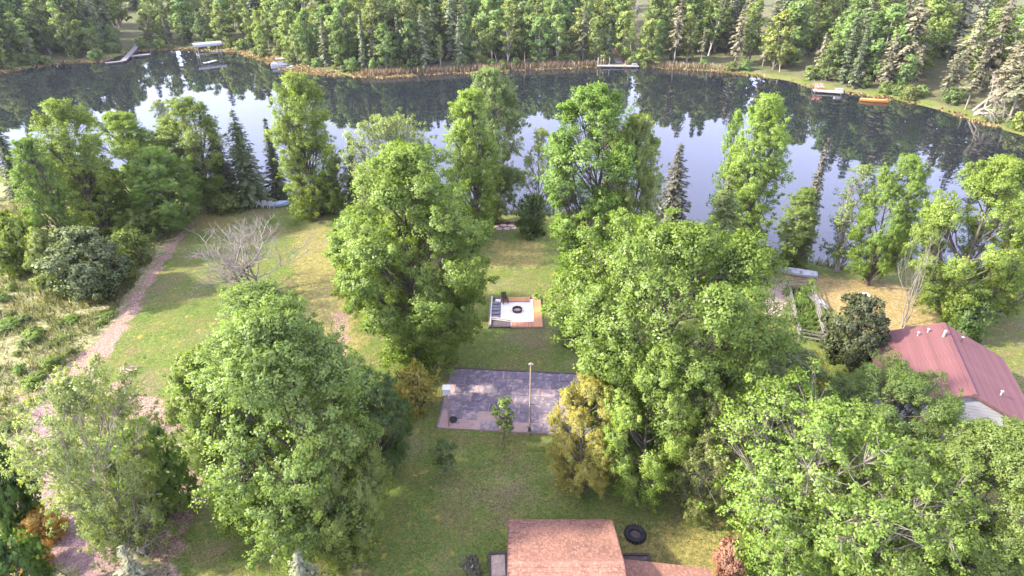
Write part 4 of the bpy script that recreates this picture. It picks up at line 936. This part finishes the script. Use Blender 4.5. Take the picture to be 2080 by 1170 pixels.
part('ring', MB().lathe([(0.50, 0), (0.52, 0.28), (0.46, 0.29), (0.44, 0.02)], k=28, closed=True), 'iron', o, True)
part('ash', MB().lathe([(0.43, 0.0), (0.43, 0.05), (0.25, 0.09), (0.02, 0.10)], k=20), 'stone', o)

def chair(label, x, y, rz, mat, z=None, group=None, s=1.0):
    c = thing('garden_chair', label, 'chair', (x, y, gz(x, y) if z is None else z), rz, group); c.scale = (s, s, s)
    part('seat', MB().box((0, 0, 0.40), (0.56, 0.56, 0.05), rot=Euler((0.12, 0, 0)).to_matrix()), mat, c)
    for i in range(5): part('back_slat', MB().box((-0.22 + i * 0.11, -0.36, 0.72), (0.095, 0.03, 0.75), rot=Euler((0.32, 0, 0)).to_matrix()), mat, c)
    for sx in (-1, 1):
        for sy in (-1, 1): part('leg', MB().box((0.27 * sx, 0.22 * sy, 0.28), (0.06, 0.08, 0.58)), mat, c)
        part('arm', MB().box((0.29 * sx, 0.0, 0.60), (0.11, 0.70, 0.03)), mat, c)
    return c
chair('dark chair at the top edge of the fire pit deck', -0.75, 55.35, R(200), 'iron', gz(0.35, 53.5) + 0.13)
for i, px_ in enumerate(((-36.03, 81.76), (-35.05, 81.58), (-34.08, 81.40))):
    chair(('first', 'second', 'third')[i] + ' white garden chair from the left on the shore lawn', px_[0], px_[1], R(10), 'white', s=1.15, group='white garden chairs by the lake')

def hull_mesh(L, B, D, stern=0.75, n=14, th=0.05):
    prof = []; m_ = MB(); k = 9
    for i in range(n + 1):
        t_ = i / n; w_ = B / 2 * (stern + (1 - stern) * min(1, t_ / 0.35)) if t_ < 0.45 else B / 2 * max(0.03, 1 - ((t_ - 0.45) / 0.55) ** 2.2)
        sheer = D * (1 + 0.35 * t_ ** 3); keel = 0.0 + D * 0.45 * max(0, (t_ - 0.7) / 0.3) ** 2
        ring = []
        for j in range(k):
            a = -1 + 2 * j / (k - 1); s_ = abs(a)
            ring.append((math.copysign(w_ * (s_ ** 0.55), a), -L / 2 + L * t_, keel + (sheer - keel) * s_ ** 2.4))
        ring += [(x_ * 0.9 if abs(x_) > 1e-6 else 0, y_, min(z_ + th * (1 if abs(x_) < w_ * 0.95 else -0.0), sheer)) for (x_, y_, z_) in ring[::-1]]
        prof += ring
    kk = 2 * k; ff = []
    for i in range(n):
        for j in range(kk):
            j2 = (j + 1) % kk; ff.append((i * kk + j, i * kk + j2, (i + 1) * kk + j2, (i + 1) * kk + j))
    ff.append(tuple(range(kk - 1, -1, -1))); ff.append(tuple(range(n * kk, (n + 1) * kk)))
    return m_.add(prof, ff)
def boat(name, label, x, y, z, rz, L, B, D, mat, seatmat, seats=3, stern=0.75):
    o = thing(name, label, 'boat', (x, y, z), rz)
    part('hull', hull_mesh(L, B, D, stern), mat, o, True)
    for i in range(seats):
        yy = -L / 2 + L * (0.10 + 0.27 * i); wv = B * (0.84 if i < 2 else 0.74); part('seat', MB().box((0, yy, D * 0.72), (wv * 0.92, 0.26, 0.05)), seatmat, o)
    part('transom', MB().box((0, -L / 2 - 0.02, D * 0.62), (B * stern * 0.85, 0.05, D * 0.72)), mat, o)
    for s_ in (-1, 1):
        pts = [(s_ * B / 2 * ((stern + (1 - stern) * min(1, t_ / 0.35)) if t_ < 0.45 else max(0.03, 1 - ((t_ - 0.45) / 0.55) ** 2.2)), -L / 2 + L * t_, D * (1 + 0.35 * t_ ** 3) + 0.01) for t_ in np.linspace(0, 1, 12)]
        part('gunwale', MB().tube(pts, 0.035, 6), seatmat, o)
    return o
bx, by = (32.45, 61.69)
boat('rowboat', 'grey aluminium rowboat pulled up on the bank left of the dry lawn', bx, by, gz(bx, by) - 0.02, R(72), 4.4, 1.35, 0.5, 'white', 'alum')
bx, by = (-33.13, 82.12)
boat('pedal_boat', 'pale blue small boat on the shore beside the white garden chairs', bx, by, gz(bx, by), R(-80), 2.6, 1.2, 0.5, 'blue', 'white', 2)
bx, by = (85.79, 148.35)
boat('orange_boat', 'orange rowboat floating off the far right shore', bx, by, -0.08, R(245), 6.0, 1.7, 0.62, 'orange', 'wood_orange')
bx, by = (32.21, 55.84)
boat('canoe', 'pale canoe lying along the right side of the garden fence', bx, by, gz(bx, by), R(192), 4.0, 0.85, 0.38, 'alum', 'wood_grey', 2, 0.12)

# sandy landing between the centre trees
lx, ly = (-0.98, 74.67)
t = thing('stone_landing', 'pinkish flagstone landing on the shore between the centre trees', 'landing', (lx, ly, gz(lx, ly)))
for i, (a, b_, c_) in enumerate(((-1.1, 0.3, .8), (-0.2, 0.5, .9), (0.8, 0.4, .85), (-0.7, -0.5, .8), (0.3, -0.5, .9), (1.2, -0.4, .7))):
    part('flagstone', MB().prism([(a + c_ * 0.55 * math.cos(q_) * (1 + 0.12 * math.sin(3 * q_ + i)), b_ + c_ * 0.5 * math.sin(q_)) for q_ in np.linspace(0, 2 * math.pi, 8)[:-1]], -0.05, 0.07 + 0.02 * (i % 3)), 'stone', t)
t = thing('driftwood_log', 'pale log lying across the flagstone landing at the shore', 'log', (lx, ly + 1.4, gz(lx, ly) + 0.12), 0.1)
part('stem', MB().tube([(-1.8, 0, 0.05), (0, 0.1, 0.08), (1.7, 0, 0.03)], [0.15, 0.14, 0.09], 8), 'wood_tan', t, True); part('branch_stub', MB().tube([(0.4, 0.1, 0.1), (0.8, 0.4, 0.4)], [0.06, 0.03], 6), 'wood_tan', t)

# brush pile
x, y = (-34.37, 43.55)
t = thing('brush_pile', 'heap of dry pale sticks beside the straw path', 'brush pile', (x, y, gz(x, y)))
br = random.Random(8)
for i in range(34):
    a = br.random() * 6.28; l = br.uniform(0.5, 1.1); r0 = br.random() * 0.5; zz = 0.1 + 0.45 * (1 - r0) * br.random()
    c0 = Vector((r0 * math.cos(a * 2.1), r0 * math.sin(a * 2.1), zz)); d = Vector((math.cos(a), math.sin(a), br.uniform(-.25, .25))) * l / 1.4
    part('stick', MB().tube([c0 - d, c0 + d * 0.2 + Vector((0, 0, 0.05)), c0 + d], [0.035, 0.03, 0.012], 4), 'straw', t)

# ------------------------------------------------------------------ fenced garden by the dry lawn
gpts = [(30.08, 58.33), (32.82, 58.55), (31.15, 53.12), (29.68, 47.92), (27.57, 48.74), (28.68, 53.12)]
t = thing('garden_fence', 'weathered post-and-rail fence round the small vegetable garden', 'fence', (0, 0, 0))
for (a, b_) in zip(gpts, gpts[1:] + gpts[:1]):
    Lg = math.hypot(b_[0] - a[0], b_[1] - a[1]); za, zb_ = gz(*a), gz(*b_)
    npz = max(1, round(Lg / 2.6))
    for i in range(npz):
        u = i / npz; px_, py_ = a[0] + (b_[0] - a[0]) * u, a[1] + (b_[1] - a[1]) * u; z0 = za + (zb_ - za) * u
        part('post', MB().tube([(px_, py_, z0 - 0.2), (px_, py_, z0 + 1.35)], [0.10, 0.085], 7), 'wood_grey', t)
    for hh in (0.45, 0.85, 1.2): part('rail', MB().bar((a[0], a[1], za + hh), (b_[0], b_[1], zb_ + hh + random.uniform(-.04, .04)), 0.06, 0.12), 'wood_grey', t)
gc = np.mean(np.array(gpts), 0)
pg = scatter(1600, gc[0] - 4, gc[0] + 4, gc[1] - 7, gc[1] + 6, 9); pg = pg[poly_dist(pg, gpts) < -0.3]
LEAF['veg'] = LEAF['green']
blade_field('garden_weeds', pg, 0.5, 0.16, 'green', 'green weeds growing inside the fenced garden', 16, 0.5, 3, 'weeds')
x, y = (37.89, 56.86)
t = thing('stone_fire_circle', 'small ring of pale stones on the dry lawn', 'stones', (x, y, gz(x, y)))
for i in range(9):
    a = i * 0.698; mm = MB().lathe([(0.05, 0), (0.17, 0.04), (0.19, 0.12), (0.13, 0.21), (0.03, 0.24)], (0.5 * math.cos(a), 0.42 * math.sin(a), -0.02), 7); part('stone', mm, 'gravel', t)
x, y = (40.88, 60.54)
t = thing('trellis_arch', 'small weathered wooden arch at the back of the dry lawn', 'arch', (x, y, gz(x, y)))
for s_ in (-0.62, 0.62): part('upright', MB().tube([(s_, 0, -0.1), (s_, 0, 1.5), (s_ * 0.75, 0, 1.95)], 0.06, 6), 'wood_tan', t)
part('top_bar', MB().tube([(-0.47, 0, 1.95), (0, 0, 2.1), (0.47, 0, 1.95)], 0.05, 6), 'wood_tan', t); part('lattice', MB().bar((-0.6, 0.02, 0.4), (0.6, 0.02, 1.4), 0.05).bar((0.6, -0.03, 0.4), (-0.6, -0.03, 1.4), 0.05), 'wood_grey', t)

# ------------------------------------------------------------------ house with the rose roof
t = thing('house', 'pale house with a dusty rose gable roof at the right edge', 'house', (35.0, 39.15, 1.0), R(-20))
HL, HWd, ze, zr = 5.0, 5.1, 2.75, 5.15
wl_ = MB(); xi, yi = HWd - 0.45, HL - 0.35; zi = ze + 0.1
gp = [(-xi, 0), (xi, 0), (xi, zi), (0, zr - 0.25), (-xi, zi)]
for yy in (-yi, yi):
    wl_.add([(p_[0], yy - 0.1, p_[1]) for p_ in gp] + [(p_[0], yy + 0.1, p_[1]) for p_ in gp], [(0, 1, 2, 3, 4), (9, 8, 7, 6, 5)] + [(i, 5 + i, 5 + (i + 1) % 5, (i + 1) % 5) for i in range(5)])
for xx in (-xi, xi): wl_.box((xx, 0, zi / 2), (0.2, 2 * yi - 0.2, zi))
part('wall', wl_, 'siding', t)
m_ = MB()
for i in range(16):
    zz = 0.15 + i * 0.26; half = xi if zz < zi else xi * (zr - 0.25 - zz) / (zr - 0.25 - zi)
    if half > 0.3: m_.box((0, -yi - 0.112, zz), (2 * half - 0.1, 0.02, 0.03))
part('siding_laps', m_, 'siding', t)
for s_ in (-1, 1):
    x0 = s_ * HWd
    mm = MB(); vv = [(x0, -HL, ze), (x0, HL, ze), (0, HL, zr), (0, -HL, zr)]; mm.add(vv + [(v[0], v[1], v[2] - 0.14) for v in vv], [(0, 1, 2, 3) if s_ > 0 else (3, 2, 1, 0), (7, 6, 5, 4) if s_ > 0 else (4, 5, 6, 7), (0, 4, 5, 1), (1, 5, 6, 2), (2, 6, 7, 3), (3, 7, 4, 0)])
    rf = part('roof_slope', mm, 'roof_h', t)
    nst = 22; Ls = math.hypot(HWd, zr - ze); pt = math.atan2(zr - ze, HWd)
    for i in range(nst):
        u = (i + 0.5) / nst; xx = x0 * (1 - u); zz = ze + (zr - ze) * u + 0.012
        o = part('shingle_course', MB().box((0, 0, 0), (Ls / nst + 0.03, 2 * HL + 0.02, 0.018)), 'roof_h', rf); o.location = (xx, 0, zz + 0.006); o.rotation_euler = (0, s_ * (pt - 0.05), 0)
    for yy in (-HL - 0.03, HL + 0.03): part('barge_board', MB().bar((x0, yy, ze - 0.08), (0, yy, zr - 0.08), 0.05, 0.2), 'fascia', t)
    part('gutter', MB().box((x0 + s_ * 0.06, 0, ze - 0.08), (0.11, 2 * HL, 0.11)), 'fascia', t)
part('ridge_cap', MB().box((0, 0, zr + 0.025), (0.34, 2 * HL, 0.05)), 'roof_h', t)
for i, (vx, vy, hh) in enumerate(((-1.9, 3.6, 0.35), (-1.2, 3.9, 0.35), (1.1, 3.2, 0.45), (2.6, -2.6, 0.4), (-0.35, 2.9, 0.6))):
    zz = zr - (zr - ze) * abs(vx) / HWd
    v = part('roof_vent', MB().tube([(vx, vy, zz - 0.05), (vx, vy, zz + hh)], 0.06 if i != 4 else 0.11, 8), 'alum' if i != 2 else 'iron', t); part('cap', MB().lathe([(0.11, 0), (0.11, 0.04), (0.04, 0.08)], (vx, vy, zz + hh), 8), 'alum', v)
for wx in (-2.6, 2.5):
    wf = part('window', MB().box((wx, -yi - 0.13, 1.5), (1.25, 0.07, 1.15)), 'white', t); part('pane', MB().box((wx, -yi - 0.17, 1.5), (1.05, 0.03, 0.95)), 'glass', wf); part('sill', MB().box((wx, -yi - 0.2, 0.89), (1.35, 0.14, 0.05)), 'white', wf)
dr = part('door', MB().box((0.1, -yi - 0.13, 1.0), (0.95, 0.07, 2.0)), 'cream', t); part('handle', MB().box((0.45, -yi - 0.18, 1.0), (0.06, 0.06, 0.12)), 'iron', dr)
x, y = (27.76, 40.59)
t = thing('picnic_table', 'weathered pinkish picnic table left of the house', 'table', (x, y, gz(x, y)), R(15))
for i in range(5): part('top_plank', MB().box((0, -0.32 + i * 0.16, 0.75), (1.7, 0.145, 0.045)), 'stone', t)
for s_ in (-1, 1):
    part('bench', MB().box((0, s_ * 0.72, 0.45), (1.7, 0.26, 0.05)), 'stone', t)
    for e in (-1, 1): part('leg', MB().bar((0.6 * s_, e * 0.72, 0.0), (0.6 * s_, e * 0.15, 0.72), 0.09, 0.05), 'wood_grey', t)
    part('brace', MB().box((0.6 * s_, 0, 0.40), (0.05, 1.5, 0.09)), 'wood_grey', t)

# ------------------------------------------------------------------ far shore things
def dock(label, segs, z, w, mat, name='dock', posts=True, zs=None, gap=0.16):
    t = thing(name, label, 'dock', (segs[0][0], segs[0][1], 0)); ox, oy = segs[0]
    for i, (a, b_) in enumerate(zip(segs, segs[1:])):
        za = zs[i] if zs else z; zb_ = zs[i + 1] if zs else z
        A = Vector((a[0] - ox, a[1] - oy, za)); B = Vector((b_[0] - ox, b_[1] - oy, zb_)); d = B - A; L = d.length; q = d.to_track_quat('X', 'Z').to_matrix()
        mm = MB(); nb = max(2, int(L / 0.28))
        for k in range(nb): mm.box(A + d * ((k + 0.5) / nb), (L / nb - 0.03, w, 0.05), rot=q)
        sec = part('deck_section', mm, mat, t)
        side = q @ Vector((0, 1, 0))
        for s_ in (-1, 1):
            part('stringer', MB().bar(A + side * s_ * (w / 2 - 0.08) + Vector((0, 0, -0.12 - 0.005 * i)), B + side * s_ * (w / 2 - 0.08) + Vector((0, 0, -0.12 - 0.005 * i)), 0.07, 0.18), mat, sec)
            if posts:
                for u in np.linspace(0.06, 0.94, max(2, int(L / 3))):
                    p_ = A + d * float(u) + side * s_ * (w / 2 + 0.05); part('post', MB().tube([(p_.x, p_.y, -1.0), (p_.x, p_.y, p_.z + 0.25)], 0.07, 6), 'wood_grey', t)
    return t
wd0, wd1 = (25.31, 191.36), (37.46, 190.59)
t = dock('long white-topped dock parallel to the far shore', [wd0, wd1], 0.55, 1.9, 'wood_pale')
for i in range(3):
    px_ = 0.3 + i * 1.7; part('tall_post', MB().tube([(px_, 0.85, -0.5), (px_, 0.85, 2.6)], 0.10, 8), 'white', t)
x, y = wd1[0] - 1.2, wd1[1] + 0.2
t = thing('dock_bench', 'small white bench with a dark back on the end of the white dock', 'bench', (x, y, 0.58))
part('seat', MB().box((0, 0, 0.45), (1.6, 0.5, 0.07)), 'white', t); part('backrest', MB().box((0, 0.27, 0.85), (1.6, 0.07, 0.5)), 'wood_dark', t)
for s_ in (-0.7, 0.7): part('leg', MB().box((s_, 0, 0.21), (0.09, 0.45, 0.42)), 'white', t)
sx0, sy0 = (32.39, 194.74)
t = thing('bank_steps', 'reddish wooden steps climbing the bank from the white dock', 'steps', (sx0, sy0, 0.5), R(3))
for i in range(12): part('tread', MB().box((0, 0.6 + i * 1.0, 0.10 + i * 0.20), (1.9, 0.92, 0.10)), 'wood_red' if i > 3 else 'wood_pale', t)
for s_ in (-1, 1): part('stringer', MB().bar((s_ * 1.0, 0.0, 0.0), (s_ * 1.0, 12.2, 2.45), 0.1, 0.3), 'wood_red', t)
for s_ in (-1, 1):
    part('handrail', MB().bar((s_ * 1.05, 3.0, 1.4), (s_ * 1.05, 12.2, 3.3), 0.08, 0.1), 'wood_red', t)
    for u in (3.2, 7.5, 12): part('baluster', MB().box((s_ * 1.05, u, 0.5 + u * 0.2), (0.09, 0.09, 1.7)), 'wood_red', t)

a0, a1, a2, a3 = (-123.09, 195.31), (-119.51, 198.58), (-125.87, 216.87), (-133.67, 241.38)
a3 = (a2[0] + (a3[0] - a2[0]) * 0.55, a2[1] + (a3[1] - a2[1]) * 0.55)
t = dock('long grey dock and ramp angling down the bank at the far left', [a0, a1, a2, a3], 0.55, 1.6, 'wood_grey', zs=[0.55, 0.55, 0.9, gz(*a3) + 0.9])
px_, py_ = (a1[0] + a2[0]) / 2 + 2.6, (a1[1] + a2[1]) / 2
t = dock('short grey boat platform beside the long dock at the far left', [(px_ - 1.5, py_ - 1), (px_ + 2.8, py_ + 3)], 0.6, 2.0, 'wood_grey')

lx, ly = (-98.89, 212.03)
t = thing('boat_lift', 'boat lift under a grey canopy at the bend of the far shore', 'boat lift', (lx, ly, 0), R(38))
prof = [(-1.9, 3.1), (-1.5, 3.65), (-0.7, 3.95), (0, 4.05), (0.7, 3.95), (1.5, 3.65), (1.9, 3.1)]
vv = [(xx, yy, zz) for yy in (-4.2, 4.2) for xx, zz in ((0, 0),) for _ in ()] 
mm = MB(); n = len(prof)
vv = [(-4.4, p_[0], p_[1]) for p_ in prof] + [(4.4, p_[0], p_[1]) for p_ in prof] + [(-4.4, p_[0] * 0.97, p_[1] - 0.06) for p_ in prof] + [(4.4, p_[0] * 0.97, p_[1] - 0.06) for p_ in prof]
ff = [(i, i + 1, n + i + 1, n + i) for i in range(n - 1)] + [(2 * n + i, 3 * n + i, 3 * n + i + 1, 2 * n + i + 1) for i in range(n - 1)] + [(i, 2 * n + i, 2 * n + i + 1, i + 1) for i in range(n - 1)] + [(n + i, n + i + 1, 3 * n + i + 1, 3 * n + i) for i in range(n - 1)] + [(0, n, 3 * n, 2 * n), (n - 1, 3 * n - 1, 4 * n - 1, 2 * n - 1)]
part('canopy', mm.add(vv, ff), 'canvas', t)
for xx in (-3.4, 3.4):
    for yy in (-1.7, 1.7): part('post', MB().tube([(xx, yy, -1.2), (xx, yy, 3.25)], 0.10, 8), 'alum', t)
    part('cross_beam', MB().bar((xx, -1.7, 0.35), (xx, 1.7, 0.35), 0.14), 'alum', t)
for yy in (-1.7, 1.7): part('rail', MB().bar((-3.4, yy, 2.95), (3.4, yy, 2.95), 0.10), 'alum', t)
for yy in (-0.7, 0.7): part('bunk', MB().bar((-3.4, yy, 0.5), (3.4, yy, 0.5), 0.2), 'wood_grey', t)
d0, d1 = (-93.86, 195.87), (-91.69, 206.01)
dock('narrow grey dock just in front of the canopied boat lift', [d0, ((d0[0] + d1[0]) / 2, d0[1] + 0.5), (d1[0], d0[1] + 4.5)], 0.45, 1.2, 'wood_pale')

px_, py_ = (-68.51, 192.57)
t = thing('pontoon_boat', 'white and grey pontoon boat moored where the reed strip begins', 'boat', (px_, py_, 0), R(20))
for yy in (-0.95, 0.95): part('pontoon', MB().tube([(-3.4, yy, 0.05), (2.8, yy, 0.05), (3.5, yy, 0.22), (3.8, yy, 0.4)], [0.36, 0.36, 0.26, 0.05], 10), 'alum', t, True)
part('deck', MB().box((0, 0, 0.47), (6.8, 2.5, 0.10)), 'canvas', t)
for s_ in (-1, 1): part('side_panel', MB().box((0, s_ * 1.2, 0.87), (6.2, 0.06, 0.62)), 'white', t)
for s_ in (-1, 1): part('end_panel', MB().box((s_ * 3.1, 0, 0.86), (0.06, 2.2, 0.6)), 'white', t)
for (xx, yy) in ((-2.3, 0.75), (-2.3, -0.75), (2.1, 0.75), (2.1, -0.75)): part('bench_seat', MB().box((xx, yy, 0.72), (1.4, 0.6, 0.4)), 'cream', t)
part('console', MB().box((-0.3, -0.7, 0.95), (0.6, 0.6, 0.86)), 'white', t); part('outboard_motor', MB().box((-3.7, 0, 0.6), (0.5, 0.45, 0.9)), 'rubber', t)
mm = MB()
for xx in (-1.7, 1.0):
    for s_ in (-1, 1): mm.tube([(xx, s_ * 1.18, 0.9), (xx, s_ * 1.0, 2.25)], 0.035, 5)
part('canopy_frame', mm, 'alum', t); part('canopy', MB().box((-0.35, 0, 2.3), (3.0, 2.3, 0.10)), 'canvas', t)
e0, e1 = (-65.30, 189.61), (-65.69, 199.15)
dock('short white gangway right of the pontoon boat', [e0, (e1[0] + 1.0, e0[1] + 6.5)], 0.5, 1.1, 'white')

r0, r1 = (75.65, 158.60), (82.05, 156.41)
t = dock('pale dock with faded red chairs near the far right shore', [r0, r1], 0.55, 1.9, 'wood_pale')
for xx in (0.2, 1.9): part('tall_post', MB().tube([(xx, 0.95, -0.8), (xx, 0.95, 2.9)], 0.09, 8), 'wood_grey', t)
for i in range(2): chair(('left', 'right')[i] + ' faded red chair on the pale dock near the far right shore', r0[0] + 0.7 + i * 1.2, r0[1] - 0.1, R(180), 'pink', 0.58, s=1.4)
t = thing('dock_box', 'white storage box on the right end of the pale far-right dock', 'box', (r1[0] - 0.9, r1[1] + 0.3, 0.58)); part('body', MB().box((0, 0, 0.3), (1.6, 0.8, 0.6)), 'white', t); part('lid', MB().box((0, 0, 0.64), (1.7, 0.9, 0.08)), 'white', t)

x, y = (101.43, 132.55)
bare_tree('root', x - 0.5, y + 2.5, 1.25, 1.05, 'fallen bleached dead tree hanging over the far right waterline', 0.4, (R(48), R(12)), 'fallen_tree')
x, y = (87.05, 161.15)
bare_tree('snag', x, y + 3, 1.0, 1.15, 'leaning dead conifer trunk on the far bank behind the orange rowboat', 1.0, (R(-10), R(16)), 'dead_tree')
x, y = (37.43, 206.18)
bare_tree('snag', x, y, 1.1, 1.3, 'dead reddish snag on the far bank right of the wooden steps', 2.2, (0, R(2)), 'dead_tree')
x, y = (-107.75, 225.46)
t = thing('fallen_birch', 'fallen white birch trunk leaning on the far bank above the boat lift', 'log', (x, y + 4, gz(x, y + 4)))
part('trunk', MB().tube([(1.5, 0, 0.2), (-1.0, 2.2, 2.4), (-3.4, 4.4, 4.6)], [0.2, 0.16, 0.1], 8), 'wood_pale', t, True); part('branch', MB().tube([(-1.0, 2.2, 2.4), (-1.4, 1.8, 3.6)], [0.07, 0.03], 6), 'wood_pale', t)
for i, (q_, lab) in enumerate((((-4.02, 187.15), 'pale leaning dead stem in the reeds on the far shore, left one'), ((3.17, 187.89), 'pale upright dead stem in the reeds on the far shore, right one'))):
    t = thing('dead_tree_stump', lab, 'log', (q_[0], q_[1] + 1.5, 0.1)); part('stem', MB().tube([(0, 0, -0.3), (-0.4 + 0.9 * i, 0, 2.0), (-1.0 + 1.5 * i, 0, 4.2)], [0.17, 0.14, 0.08], 7), 'wood_tan', t, True); part('snapped_top', MB().tube([(-1.0 + 1.5 * i, 0, 4.2), (-1.3 + 1.9 * i, 0.2, 4.7)], [0.07, 0.02], 5), 'wood_tan', t)

# ------------------------------------------------------------------ haze over the lake
hz = bpy.data.materials.new('haze'); hz.use_nodes = True; hn = hz.node_tree
hn.nodes.remove(hn.nodes['Principled BSDF'])
pv = hn.nodes.new('ShaderNodeVolumePrincipled'); pv.inputs['Color'].default_value = (0.93, 0.95, 1.0, 1); pv.inputs['Density'].default_value = 0.00007; pv.inputs['Anisotropy'].default_value = 0.0
hn.links.new(pv.outputs[0], hn.nodes['Material Output'].inputs['Volume'])
o = obj('haze', MB().box((0, 1450, 23), (5400, 4400, 52)).mesh('haze', hz)); o['kind'] = 'stuff'; o['label'] = 'thin pale summer haze over the lake and the far wood'; o['category'] = 'haze'
